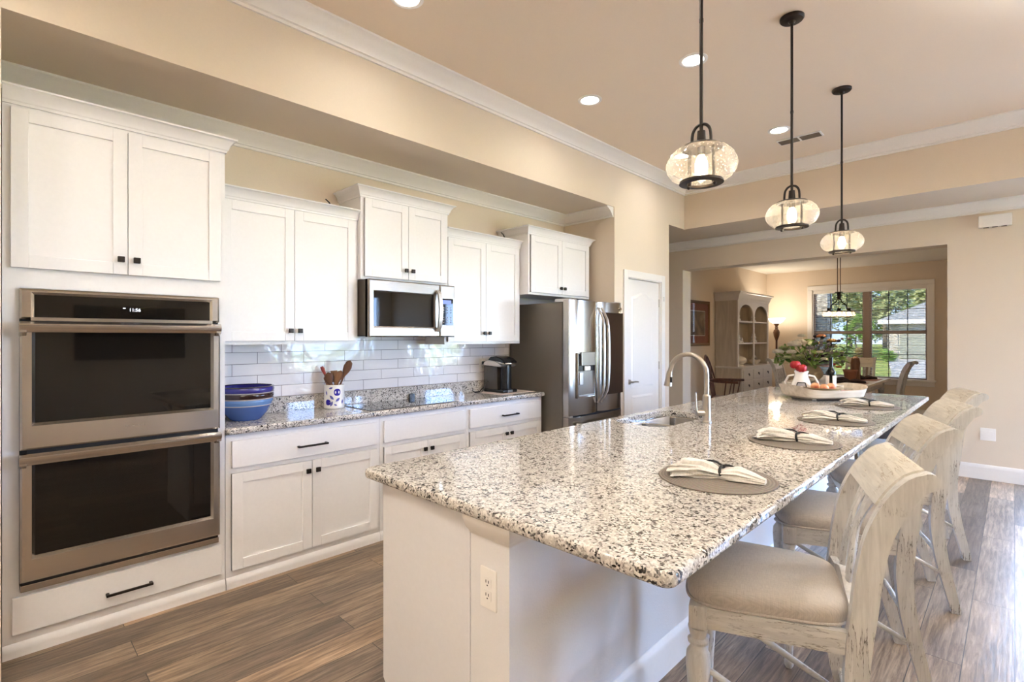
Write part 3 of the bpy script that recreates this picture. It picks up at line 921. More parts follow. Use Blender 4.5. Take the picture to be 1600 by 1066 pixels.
def text_obj(name, body, size, loc, rot, m, parent, ext=0.0004):
    cu = bpy.data.curves.new(name, 'FONT'); cu.body = body; cu.size = size; cu.align_x = 'CENTER'; cu.align_y = 'CENTER'; cu.extrude = ext
    tmp = bpy.data.objects.new(name, cu); C.objects.link(tmp)
    dg = bpy.context.evaluated_depsgraph_get(); dg.update()
    me = bpy.data.meshes.new_from_object(tmp.evaluated_get(dg))
    bpy.data.objects.remove(tmp)
    o = bpy.data.objects.new(name, me); C.objects.link(o)
    me.materials.clear(); me.materials.append(m)
    o.parent = parent; ORG[o.name] = ORG.get(parent.name, Vector((0, 0, 0)))
    o.location = Vector(loc) - ORG[o.name]; o.rotation_euler = rot
    return o
M['led'] = emit('display_digits', (0.80, 0.86, 1.0), 2.2)
FACE_X = (R(90), 0, R(90))
text_obj('clock_display', '11:56', 0.022, (XO + 0.0078, 0.510, 1.566), FACE_X, M['led'], cp)
mb = MB(); mb.box(XO + 0.007, XO + 0.0078, 0.462, 0.472, 1.572, 1.576); build('display_dash', mb, M['led'], cp)
def oven_door(z0, z1, wz0, wz1, hz):
    d = build('door', steel_frame(XO, XO + 0.034, 0.0905, 0.8915, z0, z1, 0.141, 0.848, wz0, wz1, 0.016), M['steel'], ov)
    m = MB(); m.box(XO, XO + 0.017, 0.141, 0.848, wz0, wz1); build('window', m, M['blackglass'], d)
    m = MB()
    out = [(XO + 0.080, hz + 0.022), (XO + 0.062, hz + 0.032), (XO + 0.055, hz + 0.030), (XO + 0.055, hz - 0.002), (XO + 0.066, hz - 0.016), (XO + 0.080, hz + 0.004)]
    m.prism(out, 'y', 0.086, 0.888, 0.003)
    for y in (0.086, 0.862):
        m.prism([(XO + 0.030, hz - 0.034), (XO + 0.072, hz - 0.016), (XO + 0.076, hz + 0.022), (XO + 0.030, hz + 0.030)], 'y', y, y + 0.026, 0.003)
    build('handle', m, M['steel'], d)
    return d
up = oven_door(0.925, 1.500, 1.043, 1.470, 1.468)
low = oven_door(0.335, 0.905, 0.445, 0.868, 0.878)
M['engrave'] = pbr('engraved_grey', (0.20, 0.17, 0.14), 0.5)
mb = MB()
for k, w in enumerate((5, 3, 5, 5, 4, 5, 5, 4, 5)):
    y = 0.468 + k * 0.0095; mb.box(XO + 0.0338, XO + 0.0346, y, y + w * 0.001, 0.987, 0.992)
build('brand_mark', mb, M['engrave'], up)
mb = MB(); mb.box(XO, XO + 0.016, 0.092, 0.890, 0.288, 0.318, 0.003); build('vent_trim', mb, M['steel'], ov)
mb = MB(); mb.box(XO, XO + 0.012, 0.115, 0.868, 0.319, 0.334); build('vent_slot', mb, M['dark'], ov)
mb = MB(); mb.box(XO, XO + 0.012, 0.115, 0.868, 0.906, 0.924); build('vent_slot', mb, M['dark'], ov)

# ---- base cabinets
def base_cab(y0, y1, label, pull_y, right_side=False, has_pull=True):
    t = thing('base_cabinet', label, 'cabinet', (XF, (y0 + y1) / 2, 0))
    m = MB()
    m.box(XB, XF, y0, y1, 0.098, 0.874); m.box(XB, XF - 0.002, y0, y1, 0, 0.098)
    build('carcass', m, M['cab'], t)
    a, b = y0 + 0.028, y1 - 0.026
    m = MB(); m.box(XF, XF + 0.02, a, b, 0.682, 0.838, 0.004)
    d = build('drawer', m, M['cab'], t)
    if has_pull: pull(XF + 0.02, pull_y - 0.095, pull_y + 0.095, 0.752, d)
    c = (a + b) / 2
    for p, q, k in ((a, c - 0.0015, c - 0.031), (c + 0.0015, b, c + 0.031)):
        d = build('door', shaker(XF, p, q, 0.100, 0.652), M['cab'], t); knob(XF + 0.02, k, 0.592, d)
    m = MB(); m.sweep([(XF - 0.002, y1), (XF - 0.002, y0)], toe); build('base_moulding', m, M['cab'], t)
    return t
base_cab(0.932, 1.915, 'white base cabinet beside the tall oven cabinet under the blue bowl', 1.424)
base_cab(1.917, 2.712, 'white base cabinet under the cooktop with plain drawer front', 2.31, has_pull=False)
base_cab(2.714, 3.640, 'white base cabinet beside the refrigerator under the coffee maker', 3.195)

# ---- back counter
t = thing('back_counter', 'speckled granite counter along the wall with the cooktop set in it', 'counter', (-3.44, 2.3, 0.875))
mb = MB(); mb.box(XW + 0.002, XF + 0.036, 0.932, 3.652, 0.8755, 0.914, 0.012, 3); build('slab', mb, M['granite'], t)
mb = MB(); mb.box(XW + 0.013, XW + 0.036, 0.932, 3.652, 0.914, 1.016, 0.002); build('upstand', mb, M['granite'], t)

# ---- wall cabinets
def wall_cab(y0, y1, xf, z0, z1, label, kz, ch=0.072, side_left=False, side_right=False, crown_left=False, crown_right=False, rail=0.022, lb=None, rb=None):
    t = thing('wall_cabinet', label, 'cabinet', (xf, (y0 + y1) / 2, z0))
    m = MB(); m.box(XW + 0.013, xf, y0, y1, z0, z1); build('carcass', m, M['cab'], t)
    a, b = y0 + 0.024, y1 - 0.024
    c = (a + b) / 2
    for p, q, k in ((a, c - 0.0015, c - 0.030), (c + 0.0015, b, c + 0.030)):
        d = build('door', shaker(xf, p, q, z0 + rail, z1 - 0.006), M['cab'], t); knob(xf + 0.02, k, kz, d)
    build('crown_moulding', cab_crown(XW + 0.013, xf, y0, y1, z1, left=crown_left, right=crown_right, h=ch, lb=lb, rb=rb), M['cab'], t)
    return t
wall_cab(0.932, 1.848, -3.372, 1.384, 2.264, 'white wall cabinet between the oven tower and the microwave', 1.472)
wall_cab(1.850, 2.634, -3.330, 1.846, 2.436, 'white wall cabinet mounted above the microwave', 1.935, crown_left=True, crown_right=True)
wall_cab(2.636, 3.536, -3.372, 1.370, 2.268, 'white wall cabinet just before the refrigerator, above the coffee maker', 1.465)
wall_cab(3.538, 4.500, -3.262, 1.835, 2.402, 'short deep white wall cabinet above the refrigerator', 1.915, crown_left=True, crown_right=True)

# loose wires sticking up from the cabinet tops
for y, x, z, lb in ((1.72, -3.50, 2.336, 'dark loose wire end rising beside the cabinet over the microwave'), (3.42, -3.45, 2.340, 'dark loose wire end rising beside the cabinet over the refrigerator')):
    mb = MB(); mb.tube([(x, y, z), (x, y - 0.005, z + 0.03), (x, y - 0.025, z + 0.06), (x - 0.01, y - 0.045, z + 0.08)], [0.006, 0.006, 0.005, 0.004], 8)
    solo('loose_wire', mb, M['blackmatte'], lb, 'wire', (x, y, z))

# ---- microwave
XM = -3.228
mw = thing('microwave', 'stainless over-the-range microwave with black window above the cooktop', 'microwave', (XM, 2.24, 1.43))
MY0, MY1, MZ0, MZ1 = 1.856, 2.628, 1.432, 1.842
mb = MB(); mb.box(XW + 0.015, XM - 0.05, MY0, MY1, MZ0 + 0.012, MZ1, 0.003); build('body', mb, M['blackmatte'], mw)
M['mwside'] = pbr('dark_bronze_side', (0.085, 0.070, 0.055), 0.45, metal=0.4)
mb = MB(); mb.box(XM - 0.30, XM - 0.046, MY0 - 0.002, MY0, MZ0 + 0.012, MZ1 - 0.002); build('side_panel', mb, M['mwside'], mw)
DS = 2.478
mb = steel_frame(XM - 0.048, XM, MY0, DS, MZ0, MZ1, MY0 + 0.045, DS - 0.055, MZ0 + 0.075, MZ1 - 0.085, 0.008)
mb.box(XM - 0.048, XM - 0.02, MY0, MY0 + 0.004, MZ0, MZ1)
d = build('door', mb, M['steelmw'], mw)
mb = MB(); mb.box(XM - 0.048, XM - 0.008, MY0 + 0.045, DS - 0.055, MZ0 + 0.075, MZ1 - 0.085); build('window', mb, M['blackglass'], d)
mb = MB()
hp = [(XM + 0.002, DS - 0.028, MZ0 + 0.045), (XM + 0.032, DS - 0.028, MZ0 + 0.075), (XM + 0.046, DS - 0.028, MZ0 + 0.15), (XM + 0.050, DS - 0.028, MZ0 + 0.21), (XM + 0.046, DS - 0.028, MZ0 + 0.27), (XM + 0.032, DS - 0.028, MZ1 - 0.075), (XM + 0.002, DS - 0.028, MZ1 - 0.05)]
mb.strip(hp, 0.032, 0.014, (0, 1, 0)); build('handle', mb, M['satin'], d)
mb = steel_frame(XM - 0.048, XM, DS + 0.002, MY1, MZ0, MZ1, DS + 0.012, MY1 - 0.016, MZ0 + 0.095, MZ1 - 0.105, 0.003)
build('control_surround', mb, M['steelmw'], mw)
mb = MB(); mb.box(XM - 0.048, XM - 0.002, DS + 0.012, MY1 - 0.016, MZ0 + 0.095, MZ1 - 0.105); cpn = build('control_panel', mb, M['blackglass'], mw)
M['lcd'] = emit('lcd_blue', (0.32, 0.42, 0.85), 0.9)
mb = MB(); mb.box(XM - 0.002, XM - 0.0012, DS + 0.030, MY1 - 0.036, MZ1 - 0.150, MZ1 - 0.118); build('display', mb, M['lcd'], cpn)
M['key'] = pbr('grey_key_print', (0.26, 0.235, 0.21), 0.5)
for r in range(7):
    for c in range(3):
        if r == 3: continue
        y = DS + 0.038 + c * 0.036; z = MZ1 - 0.178 - r * 0.0195
        mb = MB(); mb.box(XM - 0.002, XM - 0.0012, y - 0.006, y + 0.006, z - 0.004, z + 0.004, 0.0)
        build('key', mb, M['key'], cpn, smooth=0)
mb = MB(); mb.box(XM - 0.26, XM - 0.03, MY0 + 0.03, MY1 - 0.03, MZ0 + 0.004, MZ0 + 0.012); build('vent_grille', mb, M['dark'], mw)

# ---- cooktop
t = thing('cooktop', 'black glass electric cooktop set in the back granite counter', 'cooktop', (-3.41, 2.24, 0.914))
mb = MB(); mb.box(-3.585, -3.195, 1.852, 2.632, 0.9142, 0.919, 0.002); gl = build('glass', mb, M['cookglass'], t)
M['ringgrey'] = pbr('burner_ring_grey', (0.055, 0.053, 0.052), 0.15)
for y, x, r in ((2.02, -3.50, 0.075), (2.02, -3.30, 0.10), (2.44, -3.50, 0.10), (2.44, -3.30, 0.075)):
    mb = MB()
    mb.lathe([(r - 0.003, 0.9190), (r, 0.9190), (r, 0.91925), (r - 0.003, 0.91925), (r - 0.003, 0.9190)], (x, y, 0), 40, cap=False); build('burner_ring', mb, M['ringgrey'], t)
mb = MB(); mb.box(-3.612, -3.592, 2.445, 2.495, 0.9145, 0.955, 0.004); mb.box(-3.615, -3.594, 2.463, 2.477, 0.925, 0.958, 0.003)
solo('small_black_box', mb, M['black'], 'small black box standing behind the cooktop', 'box', (-3.602, 2.47, 0.9145))

# ---- refrigerator
XFR = -2.855
fr = thing('refrigerator', 'stainless french door refrigerator with water dispenser beside the pantry door', 'refrigerator', (-3.25, 4.105, 0))
FY0, FY1, FM = 3.672, 4.540, 4.118
mb = MB(); mb.box(-3.63, XFR - 0.105, FY0, FY1, 0.03, 1.752, 0.006); mb.box(-3.62, XFR - 0.14, FY0 + 0.02, FY1 - 0.02, 0.0, 0.03); build('body', mb, M['fridgeside'], fr)
for a, b in ((FY0 + 0.005, FY0 + 0.12), (FY1 - 0.12, FY1 - 0.005)):
    mb = MB(); mb.box(XFR - 0.20, XFR - 0.03, a, b, 1.753, 1.785, 0.006); build('hinge_cover', mb, M['steel'], fr)
def curved_door(y0, y1, z0, z1, bow=0.018, hole=None):
    """Door slab whose front bows slightly outwards across its width."""
    m = MB(); n = 10
    out = [(XFR - 0.095, y1), (XFR - 0.095, y0)]
    for k in range(n + 1):
        s = k / n; y = y0 + (y1 - y0) * s
        e = min(1, min(s, 1 - s) * (y1 - y0) / 0.012)
        out.append((XFR - 0.016 - bow + bow * math.sin(PI * s) ** 0.7 + 0.014 * (1 - (1 - e) ** 2), y))
    m.prism(out, 'z', z0, z1, 0.003)
    return m
ld = build('left_door', curved_door(FY0, FM - 0.003, 0.712, 1.772), M['steelv'], fr)
rd = build('right_door', curved_door(FM + 0.003, FY1, 0.712, 1.772), M['steelv'], fr)
fz = build('freezer_drawer', curved_door(FY0, FY1, 0.06, 0.694), M['steelv'], fr)
mb = MB(); mb.box(XFR - 0.09, XFR - 0.03, FY0 + 0.01, FY1 - 0.01, 0.694, 0.712); build('door_gasket', mb, M['dark'], fr)
mb = MB(); mb.box(XFR - 0.10, XFR - 0.02, FY0 + 0.004, FY0 + 0.05, 0.696, 0.710, 0.003); build('hinge', mb, M['nickel'], fr)
mb = MB()
mb.tube([(XFR, FY0 + 0.08, 0.63), (XFR + 0.05, FY0 + 0.10, 0.63), (XFR + 0.058, (FY0 + FY1) / 2, 0.63), (XFR + 0.05, FY1 - 0.10, 0.63), (XFR, FY1 - 0.08, 0.63)], 0.012, 10); build('handle', mb, M['nickel'], fz)
# bowed handles
for y, sgn, dd in ((FM - 0.040, -1, ld), (FM + 0.040, 1, rd)):
    pts = []; wd = []
    for k in range(17):
        s = k / 16; z = 0.80 + 0.915 * s
        out = math.sin(PI * s)
        pts.append((XFR - 0.005 + 0.070 * min(1, out * 2.2) ** 0.8 + 0.012 * out, y + sgn * (0.012 * out - 0.012), z)); wd.append(0.016 + 0.012 * out)
    m = MB(); m.strip(pts, wd, 0.016, (0, 1, 0)); build('handle', m, M['satin'], dd)
# dispenser
DY0, DY1, DZ0, DZ1 = 3.765, 4.020, 0.880, 1.275
M['dispgrey'] = pbr('dispenser_grey', (0.30, 0.275, 0.24), 0.25, metal=0.7)
mb = steel_frame(XFR - 0.012, XFR + 0.010, DY0 - 0.012, DY1 + 0.012, DZ0 - 0.012, DZ1 + 0.012, DY0, DY1, DZ0, DZ1, 0.004)
dp = build('dispenser', mb, M['steelv'], ld)
mb = MB(); mb.box(XFR - 0.012, XFR + 0.0015, DY0, DY1, DZ0, DZ0 + 0.24); build('dispenser_back', mb, M['dispgrey'], dp)
mb = MB(); mb.box(XFR - 0.012, XFR + 0.0022, DY0, DY1, DZ0 + 0.235, DZ1); build('dispenser_recess', mb, M['black'], dp)
mb = MB(); mb.box(XFR, XFR + 0.022, DY0 + 0.035, DY1 + 0.006, 1.165, 1.292, 0.006); build('dispenser_display', mb, M['dispgrey'], dp)
mb = MB(); mb.box(XFR, XFR + 0.018, DY0 + 0.09, DY0 + 0.18, 1.118, 1.160, 0.008); build('dispenser_nozzle', mb, M['white'], dp)
mb = MB(); mb.box(XFR + 0.001, XFR + 0.012, DY0 + 0.02, DY0 + 0.075, 0.99, 1.105, 0.004); build('dispenser_paddle', mb, M['nickel'], dp)
mb = MB(); mb.box(XFR, XFR + 0.016, DY0 + 0.004, DY1 - 0.004, DZ0, DZ0 + 0.016, 0.003); build('drip_tray', mb, M['nickel'], dp)
# door-in-door smoked glass panel and round emblem
M['smoked'] = pbr('smoked_mirror_glass', (0.030, 0.017, 0.012), 0.06, spec=0.7)
mb = MB(); mb.box(XFR - 0.014, XFR + 0.0035, FM + 0.052, FY1 - 0.020, 0.868, 1.672, 0.002); build('glass_panel', mb, M['smoked'], rd)
mb = MB(); mb.cyl((XFR - 0.02, FY1 - 0.055, 1.715), (XFR + 0.003, FY1 - 0.055, 1.715), 0.014, n=20); build('emblem', mb, M['chrome'], rd)

# ---- outlets on the tile
def outlet(name, label, cat, loc, normal, w=0.075, h=0.12, kind='duplex'):
    t = thing(name, label, cat, loc)
    nx, ny = normal
    tx, ty = -ny, nx
    def P(a, d, z): return (loc[0] + tx * a + nx * d, loc[1] + ty * a + ny * d, loc[2] + z)
    def bx(m, a0, a1, d0, d1, z0, z1, bv=0.0):
        p, q = P(a0, d0, z0), P(a1, d1, z1)
        m.box(p[0], q[0], p[1], q[1], p[2], q[2], bv)
    m = MB(); bx(m, -w / 2, w / 2, 0.0, 0.006, -h / 2, h / 2, 0.003); build('plate', m, M['plate'], t)
    if kind == 'duplex':
        for z in (-0.02, 0.02):
            m = MB(); bx(m, -0.016, 0.016, 0.006, 0.0085, z - 0.014, z + 0.014, 0.001); s = build('socket', m, M['plate'], t)
            m = MB()
            for a in (-0.006, 0.006): bx(m, a - 0.0012, a + 0.0012, 0.0085, 0.0092, z - 0.001, z + 0.008)
            bx(m, -0.002, 0.002, 0.0085, 0.0092, z - 0.010, z - 0.006)
            build('slots', m, M['dark'], s, smooth=0)
    else:
        for a in (-0.023, 0.023):
            m = MB(); bx(m, a - 0.017, a + 0.017, 0.006, 0.0085, -0.034, 0.034, 0.002); build('socket', m, M['plate'], t)
    return t
outlet('wall_outlet', 'white wall outlet on the tile above the blue bowl', 'outlet', (XW + 0.012, 1.02, 1.20), (1, 0))
outlet('wall_outlet', 'white wall outlet on the tile behind the coffee maker cord', 'outlet', (XW + 0.012, 3.30, 1.165), (1, 0))

# ---- blue mixing bowl
bc = (-3.452, 1.125, 0.9142)
t = thing('mixing_bowl', 'blue striped stoneware mixing bowl on the granite beside the oven tower', 'bowl', bc)
M['bowl_low'] = pbr('denim_blue_glaze', (0.055, 0.125, 0.36), 0.15, coat=0.5)
M['bowl_mid'] = pbr('sky_blue_glaze', (0.13, 0.26, 0.52), 0.15, coat=0.5)
M['bowl_brown'] = pbr('brown_glaze', (0.035, 0.012, 0.010), 0.2, coat=0.5)
M['bowl_navy'] = pbr('navy_glaze', (0.035, 0.03, 0.22), 0.15, coat=0.5)
M['bowl_line'] = pbr('pale_band_glaze', (0.50, 0.46, 0.46), 0.25)
prof = [(0.000, 0.0), (0.085, 0.0), (0.095, 0.008), (0.128, 0.05), (0.146, 0.09)]
mb = MB(); mb.lathe(prof + [(0.140, 0.09), (0.120, 0.05), (0.085, 0.016), (0.0, 0.014)], bc, 48, cap=False); build('bowl_body', mb, M['bowl_low'], t)
def band(name, r0, z0, r1, z1, m, bulge=0.003):
    q = MB(); q.lathe([(r0, z0), (r0 + bulge, (z0 * 3 + z1) / 4), ((r0 + r1) / 2 + bulge * 1.5, (z0 + z1) / 2), (r1 + bulge, (z0 + 3 * z1) / 4), (r1, z1), (r1 - 0.008, z1), (r0 - 0.008, z0), (r0, z0)], bc, 48, cap=False)
    build(name, q, m, t)
band('pale_band', 0.146, 0.090, 0.148, 0.097, M['bowl_line'])
band('sky_band', 0.148, 0.097, 0.155, 0.130, M['bowl_mid'])
band('pale_band', 0.155, 0.130, 0.156, 0.137, M['bowl_line'])
band('brown_band', 0.156, 0.137, 0.158, 0.168, M['bowl_brown'])
band('pale_band', 0.158, 0.168, 0.159, 0.174, M['bowl_line'])
band('navy_band', 0.159, 0.174, 0.160, 0.205, M['bowl_navy'])
band('rim', 0.160, 0.205, 0.158, 0.211, M['bowl_brown'])

# ---- utensil crock with fruit pattern
uc = (-3.540, 1.755, 0.9142)
t = thing('utensil_crock', 'white ceramic crock with blue fruit pattern holding wooden utensils', 'crock', uc)
mb = MB(); mb.lathe([(0.0, 0.0), (0.066, 0.0), (0.071, 0.006), (0.071, 0.168), (0.067, 0.172), (0.063, 0.168), (0.063, 0.012), (0.0, 0.010)], uc, 40, cap=False); build('body', mb, M['white'], t)
M['indigo'] = pbr('indigo_paint', (0.035, 0.022, 0.30), 0.2)
M['indigo2'] = pbr('pale_indigo_paint', (0.13, 0.13, 0.42), 0.2)
def decal(shape, ang0, z0, m, nm):
    """Painted shape wrapped on the crock; shape in metres (a along the wall, z up)."""
    q = MB(); r = 0.0716
    c = q.bm.verts.new((uc[0] + r * math.cos(ang0 + sum(p[0] for p in shape) / len(shape) / r), uc[1] + r * math.sin(ang0 + sum(p[0] for p in shape) / len(shape) / r), uc[2] + z0 + sum(p[1] for p in shape) / len(shape)))
    r = 0.0722 if nm == 'painted_leaf' else 0.0716
    vs = [q.bm.verts.new((uc[0] + r * math.cos(ang0 + a / r), uc[1] + r * math.sin(ang0 + a / r), uc[2] + z0 + b)) for a, b in shape]
    for k in range(len(vs)): q.bm.faces.new((c, vs[k], vs[(k + 1) % len(vs)]))
    build(nm, q, m, t)
def fruit(s): return [(s * (math.sin(a) * (1 + 0.12 * math.cos(2 * a))), s * (-math.cos(a) * 0.95)) for a in [2 * PI * k / 20 for k in range(20)]]
def leaf(l, w, ang):
    pts = [(l * (k / 8 - 0.5), w * math.sin(PI * k / 8)) for k in range(9)] + [(l * (k / 8 - 0.5), -w * math.sin(PI * k / 8)) for k in range(7, 0, -1)]
    return [(x * math.cos(ang) - y * math.sin(ang), x * math.sin(ang) + y * math.cos(ang)) for x, y in pts]
A0 = math.atan2(-uc[1], -uc[0])                 # the side turned to the room
for da, z, s in ((0.30, 0.120, 0.027), (-0.62, 0.048, 0.022), (1.5, 0.06, 0.024), (-1.6, 0.11, 0.024), (2.6, 0.10, 0.026)): decal(fruit(s), A0 + da, z, M['indigo'], 'painted_fruit')
for da, z, l, w, an in ((-0.32, 0.150, 0.030, 0.007, 0.3), (-0.80, 0.115, 0.036, 0.006, 1.8), (-0.24, 0.083, 0.042, 0.009, 2.3), (0.34, 0.066, 0.040, 0.009, 0.7), (-0.26, 0.038, 0.040, 0.009, 1.2), (0.12, 0.030, 0.026, 0.006, -0.4), (0.86, 0.050, 0.036, 0.008, 1.4), (1.9, 0.13, 0.04, 0.009, 0.5), (-2.2, 0.06, 0.04, 0.009, 0.5)):
    decal(leaf(l, w, an), A0 + da, z, M['indigo2'], 'painted_leaf')
def uten(name, label, base, tip, fn, m):
    """A utensil standing in the crock: base inside, tip above."""
    p, q = Vector(base) + Vector(uc), Vector(tip) + Vector(uc)
    L = (q - p).length
    mb_ = fn(L)
    zx = (q - p).normalized(); yx = Vector((-p.x, -p.y, 0)); yx = (yx - zx * yx.dot(zx)).normalized(); xx = yx.cross(zx)
    o = build(name, mb_, m, None)
    o.location = p; o.rotation_euler = Matrix((xx, yx, zx)).transposed().to_euler()
    return tag(o, label, 'utensil')
def spoon(L, w=0.030, d=0.012, hl=0.09):
    m = MB()
    prof_ = [(0, 0.006), (L - hl, 0.0065), (L - hl + 0.012, 0.010), (L - hl * 0.62, w * 0.85), (L - hl * 0.38, w), (L - hl * 0.12, w * 0.78), (L, w * 0.12)]
    rs = [[m.bm.verts.new((max(r, 0.002) * math.cos(2 * PI * k / 14), min(r, d) * math.sin(2 * PI * k / 14), z)) for k in range(14)] for z, r in prof_]
    m.skin(rs); return m
def pin(L):
    m = MB(); m.lathe([(0.010, 0), (0.012, 0.02), (0.022, 0.05), (0.022, L - 0.085), (0.018, L - 0.078), (0.008, L - 0.076), (0.0085, L - 0.05), (0.013, L - 0.02), (0.011, L)], n=18); return m
def paddle(L):
    return spoon(L, 0.029, 0.007, 0.13)
def flatturn(L):
    m = MB(); m.box(-0.006, 0.006, -0.004, 0.004, 0, L - 0.08, 0.002); m.prism([(-0.010, L - 0.085), (0.010, L - 0.085), (0.024, L - 0.03), (0.026, L), (-0.022, L), (-0.020, L - 0.03)], 'y', -0.005, 0.005, 0.002); return m
M['redwood'] = pbr('red_painted_wood', (0.30, 0.03, 0.03), 0.3)
# side-to-side in the view is along the wall and towards the room
sx, sy = 0.72, 0.69
def off(s, d, z): return (s * sx * 0.9 + d * -0.7, s * sy + d * 0.7, z)
o = uten('rolling_pin', 'small wooden rolling pin with red handle leaning in the utensil crock', off(0.02, 0.0, 0.05), off(-0.095, 0.0, 0.300), lambda L: pin(L), M['utensil'])
mb = MB(); Lp = (Vector(off(-0.095, 0, 0.300)) - Vector(off(0.02, 0, 0.05))).length
mb.lathe([(0.0090, Lp - 0.074), (0.0095, Lp - 0.05), (0.0140, Lp - 0.02), (0.0115, Lp + 0.001)], n=18)
hd = build('grip', mb, M['redwood'], o, world=False); hd['label'] = 'red painted grip'
uten('wooden_spoon', 'dark round wooden spoon low in the crock beside the rolling pin', off(0.0, -0.02, 0.03), off(-0.030, -0.045, 0.262), lambda L: spoon(L, 0.034, 0.014, 0.10), M['utensil_dark'])
uten('wooden_spatula', 'long brown wooden paddle spatula standing tallest in the crock', off(-0.015, 0.0, 0.03), off(0.118, 0.015, 0.345), paddle, M['utensil_dark'])
uten('wooden_turner', 'short flat wooden turner in the middle of the crock', off(0.012, 0.01, 0.03), off(0.0, 0.0, 0.272), flatturn, M['utensil'])
uten('wooden_scraper', 'pale flat wooden scraper in the crock beside the long paddle', off(-0.02, -0.02, 0.03), off(0.048, -0.03, 0.262), flatturn, M['utensil'])
uten('wooden_spoon', 'light wooden spoon in the crock behind the long paddle', off(-0.02, 0.02, 0.03), off(0.040, 0.035, 0.270), lambda L: spoon(L, 0.026), M['utensil'])

# ---- coffee maker on a mat
mb = MB(); mb.box(-3.612, -3.26, 3.18, 3.62, 0.9142, 0.9172, 0.001)
M['papermat'] = pbr('pale_quilted_mat', (0.62, 0.52, 0.46), 0.9, bump=0.4, bscale=90)
solo('counter_mat', mb, M['papermat'], 'pale thin mat under the coffee maker', 'mat', (-3.46, 3.4, 0.9142))
kc = (-3.455, 3.36, 0.9173)
t = thing('coffee_maker', 'black and silver single cup coffee maker at the end of the back counter', 'coffee maker', kc)
def kx(x): return kc[0] + x
def ky(y): return kc[1] + y
mb = MB(); mb.box(kx(-0.13), kx(0.135), ky(-0.095), ky(0.095), kc[2], kc[2] + 0.030, 0.010); build('base', mb, M['black'], t)
M['tank'] = pbr('smoked_tank_plastic', (0.06, 0.052, 0.045), 0.08, spec=0.7)
mb = MB(); mb.prism([(kx(-0.125), ky(-0.09)), (kx(-0.02), ky(-0.09)), (kx(0.03), ky(-0.07)), (kx(0.03), ky(0.07)), (kx(-0.02), ky(0.09)), (kx(-0.125), ky(0.09))], 'z', kc[2] + 0.028, kc[2] + 0.250, 0.008); build('water_tank', mb, M['tank'], t)
mb = MB(); mb.lathe([(0.056, 0.03), (0.058, 0.04), (0.056, 0.24), (0.060, 0.26), (0.060, 0.275)], (kx(0.075), ky(0), kc[2]), 28, sx=0.85); build('brew_head', mb, M['black'], t)
M['silver'] = pbr('silver_plastic', (0.62, 0.58, 0.53), 0.28, metal=0.6)
mb = MB()
mb.prism([(kx(-0.135), kc[2] + 0.248), (kx(0.10), kc[2] + 0.238), (kx(0.12), kc[2] + 0.252), (kx(0.02), kc[2] + 0.290), (kx(-0.07), kc[2] + 0.300), (kx(-0.128), kc[2] + 0.275)], 'y', ky(-0.096), ky(0.096), 0.010); build('top_housing', mb, M['silver'], t)
mb = MB(); mb.prism([(kx(-0.09), kc[2] + 0.297), (kx(0.02), kc[2] + 0.280), (kx(0.135), kc[2] + 0.268), (kx(0.145), kc[2] + 0.285), (kx(0.10), kc[2] + 0.315), (kx(0.02), kc[2] + 0.336), (kx(-0.05), kc[2] + 0.330)], 'y', ky(-0.085), ky(0.085), 0.014); lid = build('lid', mb, M['black'], t)
mb = MB(); mb.tube([(kx(0.04), ky(-0.088), kc[2] + 0.285), (kx(0.12), ky(-0.082), kc[2] + 0.272), (kx(0.152), ky(-0.04), kc[2] + 0.270), (kx(0.158), ky(0), kc[2] + 0.270), (kx(0.152), ky(0.04), kc[2] + 0.270), (kx(0.12), ky(0.082), kc[2] + 0.272), (kx(0.04), ky(0.088), kc[2] + 0.285)], 0.008, 10); build('lid_handle', mb, M['chrome'], lid)
mb = MB(); mb.box(kx(0.128), kx(0.1365), ky(-0.03), ky(0.03), kc[2] + 0.004, kc[2] + 0.026, 0.002); build('drip_plate', mb, M['nickel'], t)
mb = MB()
mb.box(XW + 0.021, XW + 0.045, 3.286, 3.314, 1.170, 1.200, 0.004)
mb.tube([(XW + 0.04, 3.30, 1.185), (XW + 0.075, 3.305, 1.172), (XW + 0.085, 3.31, 1.12), (XW + 0.08, 3.30, 1.03), (XW + 0.075, 3.27, 0.96), (XW + 0.085, 3.20, 0.922), (XW + 0.10, 3.13, 0.924), (XW + 0.11, 3.09, 0.940), (XW + 0.115, 3.12, 0.921), (XW + 0.12, 3.20, 0.921), (XW + 0.125, 3.24, 0.98), (XW + 0.13, 3.26, 1.02), (XW + 0.14, 3.285, 0.995)], 0.0042, 8)
build('power_cord', mb, M['black'], t)
# ================================================================== ISLAND
IX0, IX1, IY0, IY1, IZ = -1.845, -0.530, 1.030, 5.72, 0.914
def rrect(x0, x1, y0, y1, r, inset=0.0, n=6):
    x0 += inset; x1 -= inset; y0 += inset; y1 -= inset; r = max(r - inset, 0.002)
    pts = []
    for cx_, cy_, a in ((x1 - r, y1 - r, 0), (x0 + r, y1 - r, 90), (x0 + r, y0 + r, 180), (x1 - r, y0 + r, 270)):
        for k in range(n + 1):
            t = R(a + 90 * k / n); pts.append((cx_ + r * math.cos(t), cy_ + r * math.sin(t)))
    return pts
def loopv(bm, pts, z): return [bm.verts.new((p[0], p[1], z)) for p in pts]
def fill(bm, *loops):
    es = []
    for L in loops:
        for k in range(len(L)):
            a, b = L[k], L[(k + 1) % len(L)]
            es.append(bm.edges.get((a, b)) or bm.edges.new((a, b)))
    bmesh.ops.triangle_fill(bm, edges=es, use_beauty=True, use_dissolve=False)
def wallq(bm, a, b):
    for k in range(len(a)): bm.faces.new((a[k], a[(k + 1) % len(a)], b[(k + 1) % len(a)], b[k]))
